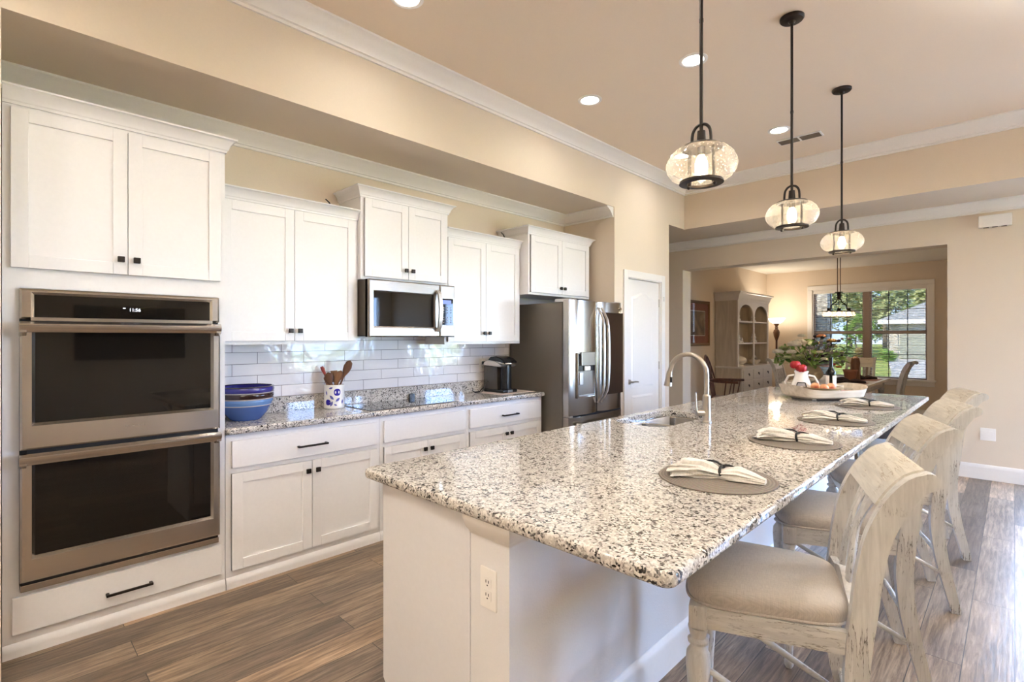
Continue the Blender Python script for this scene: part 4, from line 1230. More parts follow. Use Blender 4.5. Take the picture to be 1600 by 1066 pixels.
SX0, SX1, SY0, SY1 = -1.775, -1.425, 2.665, 3.36
mb = MB(); bm = mb.bm
O = [loopv(bm, rrect(IX0, IX1, IY0, IY1, 0.035, i), z) for i, z in ((0.012, 0.914), (0.006, 0.9125), (0.0015, 0.908), (0.0, 0.900), (0.0, 0.889), (0.0015, 0.882), (0.006, 0.877), (0.012, 0.8755))]
Hh = [loopv(bm, rrect(SX0, SX1, SY0, SY1, 0.11, i, 10), z) for i, z in ((-0.003, 0.914), (0.0, 0.911), (0.0, 0.8755))]
for a, b in zip(O, O[1:]): wallq(bm, a, b)
for a, b in zip(Hh, Hh[1:]): wallq(bm, a, b)
fill(bm, O[0], Hh[0]); fill(bm, O[-1], Hh[-1])
t = solo('island_countertop', mb, M['granite'], 'long speckled granite slab covering the kitchen island', 'countertop', (-1.19, 3.4, 0.8755), smooth=50)

BX0, BX1, BY0, BY1 = -1.760, -1.070, 1.078, 5.66
KX = -1.245
isl = thing('kitchen_island', 'white kitchen island base with beige knee wall under the long granite slab', 'kitchen island', (-1.4, 3.4, 0))
mb = MB()
mb.box(BX0 + 0.02, KX, BY0 + 0.004, BY1, 0.10, 0.64)
mb.box(BX0 + 0.09, KX, BY0 + 0.004, BY1, 0.0, 0.10)
mb.box(BX0 + 0.02, KX, BY0 + 0.004, 2.55, 0.64, 0.875); mb.box(BX0 + 0.02, KX, 3.48, BY1, 0.64, 0.875)
mb.box(BX0 + 0.02, BX0 + 0.03, 2.55, 3.48, 0.64, 0.875); mb.box(KX - 0.03, KX, 2.55, 3.48, 0.64, 0.875)
build('cabinet_body', mb, M['panel'], isl)
mb = MB(); mb.prism([(BX0, 0.104), (BX0 + 0.03, 0.078), (BX0 + 0.03, 0.0), (KX, 0.0), (KX, 0.875), (BX0, 0.875)], 'y', BY0 - 0.004, BY0 + 0.014, 0.002); build('end_panel', mb, M['panel'], isl)
mb = MB(); mb.box(KX, BX1, BY0, BY1, 0, 0.875, 0.003); build('knee_wall', mb, M['knee'], isl)
sm = [(0, 0), (0.004, 0.0), (0.008, 0.010), (0.020, 0.022), (0.030, 0.045), (0.034, 0.055), (0.034, 0.068), (0, 0.068)]
mb = MB(); mb.sweep([(KX, BY0), (BX1, BY0), (BX1, BY1)], [(-a, 0.8065 + b) for a, b in sm]); build('top_moulding', mb, M['trim'], isl)
mb = MB(); mb.sweep([(BX1, BY0 + 0.001), (BX1, BY1)], [(-a, b) for a, b in base_prof]); build('baseboard', mb, M['trim'], isl)
n_door = 7
for k in range(n_door):
    y0 = BY0 + 0.03 + k * (BY1 - BY0 - 0.06) / n_door; y1 = y0 + (BY1 - BY0 - 0.06) / n_door - 0.02
    m = shaker(0, y0, y1, 0.12, 0.86); m.xform(Matrix.Translation((BX0 + 0.02, 0, 0)) @ Matrix.Diagonal((-1, 1, 1, 1)))
    d = build('door', m, M['cab'], isl)
outlet('wall_outlet', 'white duplex outlet on the end of the island knee wall', 'outlet', (-1.157, BY0, 0.655), (0, -1), 0.072, 0.125)

# ---- sink and faucet
sk = thing('kitchen_sink', 'double bowl stainless sink set under the island granite', 'sink', (-1.6, 3.01, 0.875))
mb = MB(); bm = mb.bm
RZ = 0.8745
fo = loopv(bm, rrect(SX0 - 0.025, SX1 + 0.025, SY0 - 0.025, SY1 + 0.025, 0.13, 0, 10), RZ)
la = loopv(bm, rrect(SX0 - 0.004, SX1 + 0.004, SY0 - 0.004, 2.985, 0.10, 0, 10), RZ)
lb_ = loopv(bm, rrect(SX0 - 0.004, SX1 + 0.004, 3.015, SY1 + 0.004, 0.10, 0, 10), RZ)
fill(bm, fo, la, lb_)
build('rim', mb, M['sink'], sk)
for a, b in ((SY0 - 0.004, 2.985), (3.015, SY1 + 0.004)):
    mb = MB(); bm = mb.bm
    L = [loopv(bm, rrect(SX0 - 0.004, SX1 + 0.004, a, b, 0.10, i, 10), z) for i, z in ((0, RZ), (0.006, RZ - 0.008), (0.010, 0.74), (0.022, 0.705), (0.06, 0.692))]
    for p, q in zip(L, L[1:]): wallq(bm, p, q)
    bm.faces.new(L[-1]); s = build('bowl', mb, M['sink'], sk)
    mb = MB(); mb.lathe([(0.0, 0.6925), (0.040, 0.6925), (0.042, 0.695), (0.030, 0.6945), (0.0, 0.6935)], ((SX0 + SX1) / 2, (a + b) / 2, 0), 24); build('drain', mb, M['chrome'], s)
fc = (-1.335, 3.045, 0.914)
fa = thing('faucet', 'tall arched nickel pull-down faucet beside the island sink', 'faucet', fc)
mb = MB(); mb.lathe([(0.030, 0.0), (0.030, 0.006), (0.025, 0.012), (0.0235, 0.09), (0.0235, 0.155), (0.019, 0.165), (0.0145, 0.17)], fc, 24); build('body', mb, M['nickel'], fa)
pts = [(fc[0], fc[1], z) for z in (1.08, 1.14, 1.20)]
cxr, rr_ = fc[0] - 0.118, 0.118
for k in range(1, 15):
    a = PI * k / 14 * 0.93
    pts.append((cxr + rr_ * math.cos(a), fc[1], 1.205 + rr_ * math.sin(a)))
pts.append((fc[0] - 0.242, fc[1], 1.205))
mb = MB(); mb.tube(pts, 0.0145, 16); build('spout', mb, M['nickel'], fa)
mb = MB(); mb.tube([(fc[0] - 0.241, fc[1], 1.212), (fc[0] - 0.244, fc[1], 1.195), (fc[0] - 0.249, fc[1], 1.15), (fc[0] - 0.253, fc[1], 1.118)], [0.0165, 0.0185, 0.0225, 0.026], 18); sh = build('spray_head', mb, M['nickel'], fa)
mb = MB(); mb.box(fc[0] - 0.243, fc[0] - 0.231, fc[1] - 0.026, fc[1] - 0.012, 1.140, 1.178, 0.004, rot=Matrix.Rotation(R(38), 3, 'Z'), pivot=(fc[0] - 0.246, fc[1], 1.16)); build('spray_button', mb, M['black'], sh)
hd_ = Vector((-0.62, -0.78, 0))
mb = MB(); p = Vector(fc) + Vector((0, 0, 0.055)); mb.cyl(p, p + hd_ * 0.066, 0.019, 0.018); 
mb.tube([p + hd_ * 0.060, p + hd_ * 0.066 + Vector((0, 0, 0.03)), p + hd_ * 0.070 + Vector((0, 0, 0.125))], [0.007, 0.0055, 0.0045], 10); build('lever', mb, M['nickel'], fa)

# ---- place settings
MATS = [(-0.778, 1.860), (-0.778, 2.770), (-0.790, 3.640), (-0.785, 4.560)]
MW = ('nearest the camera, beside the first stool', 'second from the near end, beside the second stool', 'third from the near end, beside the third stool', 'farthest, near the wooden tray')
def ring_shape():
    pass
proto = None
for k, (x, y) in enumerate(MATS):
    if proto is None:
        mb = MB(); mb.lathe([(0.0, 0.0), (0.202, 0.0), (0.2045, 0.002), (0.202, 0.0045), (0.0, 0.0050)], (x, y, IZ + 0.0004), 64)
        proto = solo('placemat', mb, M['mat'], '', 'placemat', (x, y, IZ + 0.0004), 'round woven placemats on the island')
        o = proto
    else:
        o = proto.copy(); C.objects.link(o); o.location = (x, y, IZ + 0.0004)
    o['label'] = 'round taupe woven placemat on the island, ' + MW[k]
def napkin_mesh(seed):
    """Gathered cloth: loose spread left half, pinch, rolled tapering right half."""
    rnd = random.Random(seed); ph = [rnd.uniform(0, 6.28) for _ in range(6)]
    m = MB(); n = 72; rows = []
    for i in range(49):
        t = i / 48 * 2 - 1                               # -1 loose end .. +1 tip
        x = 0.160 * t
        if t < 0.06: w = 0.024 + 0.046 * min(1, (0.06 - t) / 0.45) ** 0.8; h = 0.016 + 0.013 * min(1, (0.06 - t) / 0.4)
        else: w = 0.024 + 0.022 * math.sin(min(1, (t - 0.06) / 0.42) * PI / 2); h = 0.016 + 0.008 * math.sin(min(1, (t - 0.06) / 0.4) * PI / 2)
        if t > 0.45: w *= 1 - 0.62 * ((t - 0.45) / 0.55) ** 1.4; h *= 1 - 0.55 * ((t - 0.45) / 0.55)
        if t < -0.75: h *= 1 - 0.45 * ((-0.75 - t) / 0.25)
        fold = 0.30 if t < 0 else 0.16
        row = []
        for k in range(n):
            a = 2 * PI * k / n
            f = 1 + fold * (0.5 * math.sin(5 * a + ph[0] + 2.0 * t) + 0.55 * math.sin(9 * a + ph[1] - 3 * t) + 0.45 * math.sin(13 * a + ph[3] + 2 * t) + 0.25 * math.sin(3 * a + ph[2] + 5 * t))
            yy = w * f * math.cos(a) + 0.006 * math.sin(7 * t + ph[3])
            zz = h * f * math.sin(a)
            zz = max(zz, -0.6 * h)
            xx = x + (0.018 * math.sin(3 * a + ph[4]) if t < -0.85 else 0)
            row.append(m.bm.verts.new((xx, yy, zz + 0.6 * h + 0.001)))
        rows.append(row)
    m.skin(rows)
    # a loose under-layer fanning out at the spread end
    rows = []
    for i in range(25):
        t = i / 24; x = -0.150 + 0.150 * t
        w = 0.052 * (1 - t) ** 0.6 + 0.012; h = 0.012 + 0.006 * math.sin(PI * t)
        yo = -0.038 * (1 - t) ** 1.2
        row = []
        for k in range(30):
            a = 2 * PI * k / 30
            f = 1 + 0.22 * math.sin(4 * a + ph[5] + 3 * t) + 0.12 * math.sin(9 * a + ph[2])
            xx = x + (0.012 * math.sin(2 * a + ph[0]) if t < 0.12 else 0)
            row.append(m.bm.verts.new((xx, yo + w * f * math.cos(a), max(h * f * math.sin(a), -0.6 * h) + 0.6 * h + 0.001)))
        rows.append(row)
    return m.skin(rows)
def napkin_ring_mesh():
    m = MB()
    pts = [(0.013 + 0.002 * math.sin(2 * a), 0.028 * math.cos(a), max(0.019 + 0.021 * math.sin(a), 0.0035)) for a in [2 * PI * k / 20 for k in range(21)]]
    m.tube(pts, 0.0055, 8)
    m.tube([(0.013, 0.004, 0.042), (-0.010, 0.016, 0.050), (-0.035, 0.030, 0.048), (-0.062, 0.038, 0.044)], [0.004, 0.0045, 0.004, 0.002], 8)
    m.tube([(0.013, 0.0, 0.042), (0.035, 0.010, 0.044), (0.060, 0.016, 0.038)], [0.004, 0.004, 0.002], 8)
    return m
NW = ('nearest the camera', 'on the second placemat from the near end', 'on the third placemat from the near end', 'on the farthest placemat by the wooden tray')
for k, (x, y) in enumerate(MATS):
    o = build('napkin', napkin_mesh(k + 3), M['napkin'], None, smooth=60, world=False)
    o.location = (x + 0.004, y + 0.004, IZ + 0.0056); o.rotation_euler = (0, 0, R((8, 4, 2, 6)[k]))
    tag(o, 'cream cloth napkin gathered in a dark ring, ' + NW[k], 'napkin', 'gathered napkins on the island placemats')
    r_ = build('napkin_ring', napkin_ring_mesh(), M['blackmatte'], None, smooth=60, world=False)
    r_.location = (x + 0.004, y + 0.004, IZ + 0.0060); r_.rotation_euler = o.rotation_euler
    tag(r_, 'dark twig napkin ring around the cream napkin ' + NW[k], 'napkin ring', 'napkin rings on the island')

# ---- wooden tray with its contents
tc_, ta = Vector((-1.150, 4.880, IZ)), math.atan2(0.57, 0.436)
def TP(a, b, z): return (tc_.x + a * math.cos(ta) - b * math.sin(ta), tc_.y + a * math.sin(ta) + b * math.cos(ta), IZ + z)
def TL(a, b): p = TP(a, b, 0); return (p[0], p[1])
t = thing('serving_tray', 'long whitewashed wooden tray with upswept ends at the far end of the island', 'tray', (tc_.x, tc_.y, IZ), rz=ta)
mb = MB(); bm = mb.bm
def tray_loop(hl, hw, z, lift):
    pts = []
    for k in range(64):
        a = 2 * PI * k / 64; c_, s_ = math.cos(a), math.sin(a)
        x = hl * math.copysign(abs(c_) ** 0.45, c_); y = hw * math.copysign(abs(s_) ** 0.45, s_)
        pts.append(bm.verts.new((x, y, z + lift * (abs(x) / 0.32) ** 5)))
    return pts
L = [tray_loop(0.255, 0.155, 0.018, 0.0), tray_loop(0.285, 0.180, 0.030, 0.01), tray_loop(0.308, 0.195, 0.080, 0.04), tray_loop(0.312, 0.198, 0.086, 0.045), tray_loop(0.305, 0.190, 0.088, 0.045), tray_loop(0.294, 0.180, 0.080, 0.04), tray_loop(0.265, 0.160, 0.036, 0.008), tray_loop(0.245, 0.140, 0.028, 0)]
for a, b in zip(L, L[1:]): wallq(bm, a, b)
bm.faces.new(L[0][::-1]); bm.faces.new(L[-1])
build('body', mb, M['tray'], t, world=False)
for a in (-0.17, 0.17):
    mb = MB(); mb.box(a - 0.02, a + 0.02, -0.12, 0.12, 0.0005, 0.024, 0.004); build('foot', mb, M['tray'], t, world=False)
TZ = 0.0285
# shallow fruit bowl on the tray
bx_, by_ = TL(-0.045, -0.055)
fbz = IZ + TZ
t = thing('fruit_bowl', 'shallow tan footed bowl of peaches on the wooden tray', 'bowl', (bx_, by_, fbz))
M['tanbowl'] = pbr('tan_glaze', (0.40, 0.30, 0.17), 0.3)
mb = MB(); mb.lathe([(0.0, 0.0), (0.05, 0.0), (0.05, 0.008), (0.035, 0.018), (0.075, 0.032), (0.128, 0.062), (0.137, 0.074), (0.132, 0.075), (0.10, 0.052), (0.05, 0.030), (0, 0.028)], (bx_, by_, fbz), 36, cap=False); build('bowl_body', mb, M['tanbowl'], t)
M['peach'] = mottled('peach_skin', [(0.35, (0.78, 0.50, 0.26)), (0.5, (0.74, 0.33, 0.16)), (0.62, (0.55, 0.09, 0.06))], 9, 0.5)
for q, (a, b, r) in enumerate(((-0.05, 0.0, 0.036), (0.02, -0.03, 0.034), (0.055, 0.035, 0.036))):
    mb = MB(); mb.sphere((bx_ + a, by_ + b, fbz + 0.047 + r * 0.8), r, 18, 12, (1, 1, 0.92))
    solo('peach', mb, M['peach'], ('ripe peach nearest the jug in the tan bowl', 'ripe red peach at the front of the tan bowl', 'ripe peach nearest the wine bottle in the tan bowl')[q], 'fruit', (bx_ + a, by_ + b, fbz + 0.047), 'peaches in the tan bowl')
# white jug with red tulips
jx, jy = TL(-0.12, 0.095); jz = IZ + TZ
t = thing('jug', 'white two-handled jug with framed panel and red blooms on the wooden tray', 'jug', (jx, jy, jz))
mb = MB(); mb.lathe([(0.0, 0.0), (0.075, 0.0), (0.085, 0.02), (0.080, 0.075), (0.055, 0.14), (0.048, 0.175), (0.056, 0.20), (0.051, 0.20), (0.044, 0.175), (0.05, 0.14), (0, 0.135)], (jx, jy, jz), 32, cap=False); build('body', mb, M['white'], t)
vd = Vector((-jx, -jy, 0)).normalized(); vr = Vector((-vd.y, vd.x, 0))
for s in (-1, 1):
    b0 = Vector((jx, jy, jz))
    mb = MB(); mb.tube([b0 + vr * s * 0.052 + Vector((0, 0, 0.165)), b0 + vr * s * 0.095 + Vector((0, 0, 0.155)), b0 + vr * s * 0.122 + Vector((0, 0, 0.105)), b0 + vr * s * 0.110 + Vector((0, 0, 0.055)), b0 + vr * s * 0.080 + Vector((0, 0, 0.035))], 0.009, 10); build('handle', mb, M['white'], t)
b0 = Vector((jx, jy, jz)) + vd * 0.083
def Q(a, z, d=0.0): return b0 + vr * a + Vector((0, 0, z)) + vd * (d - 0.16 * max(0, z - 0.06))
mb = MB()
for p, q in (((-0.045, 0.04), (-0.028, 0.105)), ((-0.028, 0.105), (0.028, 0.105)), ((0.028, 0.105), (0.045, 0.04)), ((0.045, 0.04), (-0.045, 0.04))): mb.tube([Q(*p), Q(*q)], 0.004, 8)
build('panel_frame', mb, M['blackmatte'], t)
M['greyglaze'] = pbr('grey_glaze', (0.42, 0.42, 0.46), 0.2)
mb = MB(); v_ = [mb.bm.verts.new(Q(a, z, d)) for d in (0.0, -0.006) for a, z in ((-0.044, 0.041), (0.044, 0.041), (0.028, 0.104), (-0.028, 0.104))]
for f in ((0, 1, 2, 3), (7, 6, 5, 4), (0, 4, 5, 1), (1, 5, 6, 2), (2, 6, 7, 3), (3, 7, 4, 0)): mb.bm.faces.new([v_[i] for i in f])
build('panel', mb, M['greyglaze'], t)
M['tulip'] = pbr('red_petal', (0.40, 0.008, 0.012), 0.45)
M['stem'] = pbr('green_stem', (0.10, 0.20, 0.04), 0.5)
for q, (a, d, z) in enumerate(((-0.045, 0.02, 0.250), (0.0, 0.035, 0.222))):
    c_ = Vector((jx, jy, jz)) + vr * a + vd * d + Vector((0, 0, z))
    t2 = thing('red_bloom', ('large red bloom leaning left out of the white jug', 'lower red bloom at the front of the white jug')[q], 'flower', tuple(c_))
    mb = MB(); mb.tube([Vector((jx, jy, jz + 0.14)), Vector((jx, jy, jz + 0.19)) + vr * a * 0.4, c_ - Vector((0, 0, 0.03))], 0.004, 8); build('stem', mb, M['stem'], t2)
    for k in range(6):
        an = 2 * PI * k / 6 + 0.3 * q
        m = MB(); u = Vector((math.cos(an), math.sin(an), 0))
        m.sphere(c_ + u * 0.017 + Vector((0, 0, 0.002)), 0.026, 12, 8, (1.0, 1.0, 1.25)); build('petal', m, M['tulip'], t2)
# wine bottle
wx, wy = TL(0.105, 0.03); wz = IZ + TZ
t = thing('wine_bottle', 'dark wine bottle with white label standing on the wooden tray', 'bottle', (wx, wy, wz))
M['wineglass'] = pbr('dark_bottle_glass', (0.008, 0.008, 0.006), 0.12, spec=0.3)
mb = MB(); mb.lathe([(0.0, 0.004), (0.030, 0.0), (0.0385, 0.006), (0.0385, 0.175), (0.036, 0.195), (0.020, 0.222), (0.0145, 0.24), (0.0140, 0.30), (0.016, 0.302), (0.016, 0.312), (0.013, 0.315)], (wx, wy, wz), 32); build('glass', mb, M['wineglass'], t)
def arc_patch(r, a0, a1, z0, z1, n=14):
    m = MB(); A = [(wx + r * math.cos(a0 + (a1 - a0) * k / n), wy + r * math.sin(a0 + (a1 - a0) * k / n)) for k in range(n + 1)]
    A2 = [(wx + (r - 0.0006) * math.cos(a0 + (a1 - a0) * k / n), wy + (r - 0.0006) * math.sin(a0 + (a1 - a0) * k / n)) for k in range(n + 1)]
    m.prism(A + A2[::-1], 'z', wz + z0, wz + z1); return m
va = math.atan2(-wy, -wx)
for s in (-1, 1): build('label_paper', arc_patch(0.0394, va + s * 0.30, va + s * 1.5, 0.06, 0.165), M['cream'], t)
mb = MB(); mb.lathe([(0.0148, 0.235), (0.0150, 0.305), (0.0168, 0.306), (0.0168, 0.3155), (0, 0.316)], (wx, wy, wz), 20, cap=False); build('foil_cap', mb, M['black'], t)
# small glass pots
M['clear'] = thin_glass('clear_tumbler_glass', (0.96, 0.97, 0.97))
M['redwax'] = pbr('red_wax', (0.50, 0.02, 0.02), 0.4)
for a, b, lb_, r in ((-0.215, -0.035, 'low glass pot of red wax at the jug end of the tray', 0.045), (0.165, -0.07, 'low glass pot of red wax beside the wine bottle', 0.042)):
    px_, py_ = TL(a, b); t = thing('candle_pot', lb_, 'candle', (px_, py_, IZ + TZ))
    mb = MB(); mb.lathe([(0.0, 0.001), (r, 0.001), (r + 0.004, 0.01), (r + 0.003, 0.068), (r + 0.0005, 0.068), (r + 0.001, 0.012), (0, 0.006)], (px_, py_, IZ + TZ), 28, cap=False); build('glass', mb, M['clear'], t)
    mb = MB(); mb.lathe([(0.0, 0.007), (r - 0.001, 0.010), (r - 0.001, 0.045), (0, 0.046)], (px_, py_, IZ + TZ), 28, cap=False); build('wax', mb, M['redwax'], t)
px_, py_ = TL(0.195, 0.045)
mb = MB(); mb.lathe([(0.0, 0), (0.034, 0), (0.034, 0.075), (0.031, 0.078), (0, 0.078)], (px_, py_, IZ + TZ), 28, cap=False)
solo('pillar_candle', mb, M['cream'], 'short cream pillar candle at the end of the wooden tray', 'candle', (px_, py_, IZ + TZ))

# ================================================================== COUNTER STOOLS
st = thing('counter_stool', '', 'stool', (0, 0, 0), 'distressed white counter stools along the island')
SP = [(-0.285, 0.0), (-0.262, 0.10), (-0.238, 0.20), (-0.215, 0.32), (-0.202, 0.45), (-0.206, 0.57), (-0.218, 0.67), (-0.230, 0.78), (-0.247, 0.87), (-0.270, 0.935), (-0.298, 0.990), (-0.332, 1.034), (-0.366, 1.052)]
ST = [0.040, 0.045, 0.050, 0.055, 0.058, 0.060, 0.061, 0.061, 0.060, 0.059, 0.056, 0.050, 0.043]
def smooth_path(pts, val, k=3):
    """Catmull-Rom refinement of a polyline and its widths."""
    P_, V_ = [], []
    n_ = len(pts)
    for i in range(n_ - 1):
        p0, p1, p2, p3 = (Vector(pts[max(i - 1, 0)]), Vector(pts[i]), Vector(pts[i + 1]), Vector(pts[min(i + 2, n_ - 1)]))
        for s in range(k):
            t_ = s / k
            P_.append(0.5 * ((2 * p1) + (p2 - p0) * t_ + (2 * p0 - 5 * p1 + 4 * p2 - p3) * t_ ** 2 + (3 * p1 - p0 - 3 * p2 + p3) * t_ ** 3)); V_.append(val[i] + (val[i + 1] - val[i]) * t_)
    P_.append(Vector(pts[-1])); V_.append(val[-1])
    return P_, V_
P2, T2 = smooth_path([(x, 0, z) for x, z in SP], ST)
for s in (-1, 1):
    path = [(p.x, s * (0.195 + 0.012 * min(1, p.z / 0.6)), p.z) for p in P2]
    m = MB(); m.strip(path, 0.036, T2, (0, 1, 0))
    # rounded scroll end
    e = Vector(path[-1]); m.cyl((e.x + 0.004, e.y - 0.0186, e.z - 0.001), (e.x + 0.004, e.y + 0.0186, e.z - 0.001), 0.0225, n=20)
    build('rear_leg', m, M['stool'], st, world=False, smooth=40)
def back_at(z):
    for a, b in zip(P2, P2[1:]):
        if a.z <= z <= b.z:
            t_ = (z - a.z) / max(1e-6, b.z - a.z); return a.x + (b.x - a.x) * t_
    return P2[-1].x
# crest panel: follows the scroll
cr = []
for i, p in enumerate(P2):
    if p.z < 0.948: continue
    d = (P2[min(i + 1, len(P2) - 1)] - P2[i - 1]).normalized()
    nrm = Vector((d.z, 0, -d.x))
    cr.append(Vector((p.x, 0, p.z)) + nrm * (T2[i] / 2 - 0.006))
m = MB(); m.strip(cr, 0.380, 0.024, (0, 1, 0)); build('crest_rail', m, M['crest'], st, world=False, smooth=40)
# pierced splat
def spl(pts, r, fl=0.55, n=8):
    m.tube([(back_at(z) + 0.012, y, z) for y, z in pts], r, n, flat=fl, up=(0, 1, 0))
m = MB()
for s in (-1, 1):
    pp, _ = smooth_path([(s * 0.030, 0.64, 0), (s * 0.052, 0.70, 0), (s * 0.062, 0.765, 0), (s * 0.040, 0.845, 0), (s * 0.050, 0.905, 0), (s * 0.080, 0.975, 0)], [1] * 6, 4)
    spl([(p.x, p.y) for p in pp], 0.017)
    pp, _ = smooth_path([(s * 0.012, 0.64, 0), (s * 0.030, 0.71, 0), (s * 0.030, 0.78, 0), (s * 0.010, 0.84, 0)], [1] * 4, 4)
    spl([(p.x, p.y) for p in pp], 0.012)
ov_ = [(0.028 * math.sin(2 * PI * k / 20), 0.908 + 0.050 * math.cos(2 * PI * k / 20)) for k in range(21)]
spl(ov_, 0.012)
build('splat', m, M['stool'], st, world=False, smooth=50)
m = MB(); m.prism([(-0.19, 0.625), (0.19, 0.625), (0.19, 0.672), (0.10, 0.678), (0.05, 0.700), (0.0, 0.715), (-0.05, 0.700), (-0.10, 0.678), (-0.19, 0.672)], 'x', -0.214, -0.192, 0.003); build('back_rail', m, M['stool'], st, world=False)
# seat
def seat_loop(bm, z, sc_, dx=0.0):
    out = []
    for k in range(56):
        a = 2 * PI * k / 56; c_, s_ = math.cos(a), math.sin(a)
        u = math.copysign(abs(c_) ** 0.42, c_); v = math.copysign(abs(s_) ** 0.42, s_)
        hw = 0.218 + 0.022 * u
        out.append(bm.verts.new((0.022 + 0.228 * u * sc_, hw * v * sc_, z)))
    return out
m = MB(); L = [seat_loop(m.bm, z, s_) for z, s_ in ((0.612, 0.985), (0.622, 1.0), (0.640, 1.008), (0.655, 0.995), (0.668, 0.94), (0.676, 0.82), (0.681, 0.60), (0.683, 0.3))]
for a, b in zip(L, L[1:]): wallq(m.bm, a, b)
m.bm.faces.new(L[0][::-1]); m.bm.faces.new(L[-1])
c_ = build('seat_cushion', m, M['linen'], st, world=False, smooth=60)
m = MB(); lp = [((0.022 + 0.230 * math.copysign(abs(math.cos(a)) ** 0.42, math.cos(a))), ((0.220 + 0.022 * math.copysign(abs(math.cos(a)) ** 0.42, math.cos(a))) * math.copysign(abs(math.sin(a)) ** 0.42, math.sin(a))), 0.617) for a in [2 * PI * k / 56 for k in range(57)]]
m.tube(lp, 0.0042, 6, cap=False); build('piping', m, M['linen'], c_, world=False, smooth=60)
for s in (-1, 1):
    m = MB(); m.strip([(-0.185, s * 0.200, 0.580), (0.205, s * 0.222, 0.580)], 0.064, 0.026, (0, 0, 1)); build('side_rail', m, M['stoolx'], st, world=False)
m = MB(); m.box(0.195, 0.221, -0.20, 0.20, 0.548, 0.612, 0.003); build('front_rail', m, M['stool'], st, world=False)
m = MB(); m.box(-0.215, -0.190, -0.19, 0.19, 0.548, 0.612, 0.003); build('rear_rail', m, M['stool'], st, world=False)
for s in (-1, 1):
    m = MB(); cx_, cy_ = 0.208, s * 0.214
    m.box(cx_ - 0.026, cx_ + 0.026, cy_ - 0.026, cy_ + 0.026, 0.542, 0.614, 0.006)
    m.lathe([(0.012, 0.0), (0.018, 0.012), (0.019, 0.028), (0.013, 0.042), (0.016, 0.055), (0.0175, 0.10), (0.023, 0.22), (0.031, 0.35), (0.0365, 0.43), (0.034, 0.462), (0.023, 0.480), (0.020, 0.488), (0.030, 0.494), (0.031, 0.502), (0.022, 0.510), (0.025, 0.522), (0.030, 0.542)], (cx_, cy_, 0), 24)
    build('front_leg', m, M['stool'], st, world=False)
for s in (-1, 1):
    m = MB(); m.tube([(0.205, s * 0.214, 0.430), (0.0, s * 0.206, 0.315), (-0.238, s * 0.200, 0.190)], [0.009, 0.012, 0.009], 12); build('side_stretcher', m, M['stoolx'], st, world=False)
m = MB(); m.tube([(0.208, -0.205, 0.30), (0.208, 0, 0.30), (0.208, 0.205, 0.30)], [0.009, 0.012, 0.009], 12); build('front_stretcher', m, M['stool'], st, world=False)
m = MB(); m.tube([(-0.222, -0.195, 0.285), (-0.222, 0, 0.285), (-0.222, 0.195, 0.285)], [0.009, 0.012, 0.009], 12); build('rear_stretcher', m, M['stool'], st, world=False)
RM = [(-0.305, 1.895, 200), (-0.315, 2.80, 201), (-0.284, 3.69, 200), (-0.286, 4.575, 200)]
LW = ('nearest the camera, at the first place setting', 'second from the near end of the island', 'third from the near end of the island', 'farthest of the four, nearest the dining room')
for k, (x, y, a) in enumerate(RM):
    o = st if k == 0 else copy_tree(st)
    o.location = (x + 0.285 * math.cos(R(a)), y + 0.285 * math.sin(R(a)), 0); o.rotation_euler = (0, 0, R(a))
    o['label'] = 'white counter stool with beige seat, ' + LW[k]
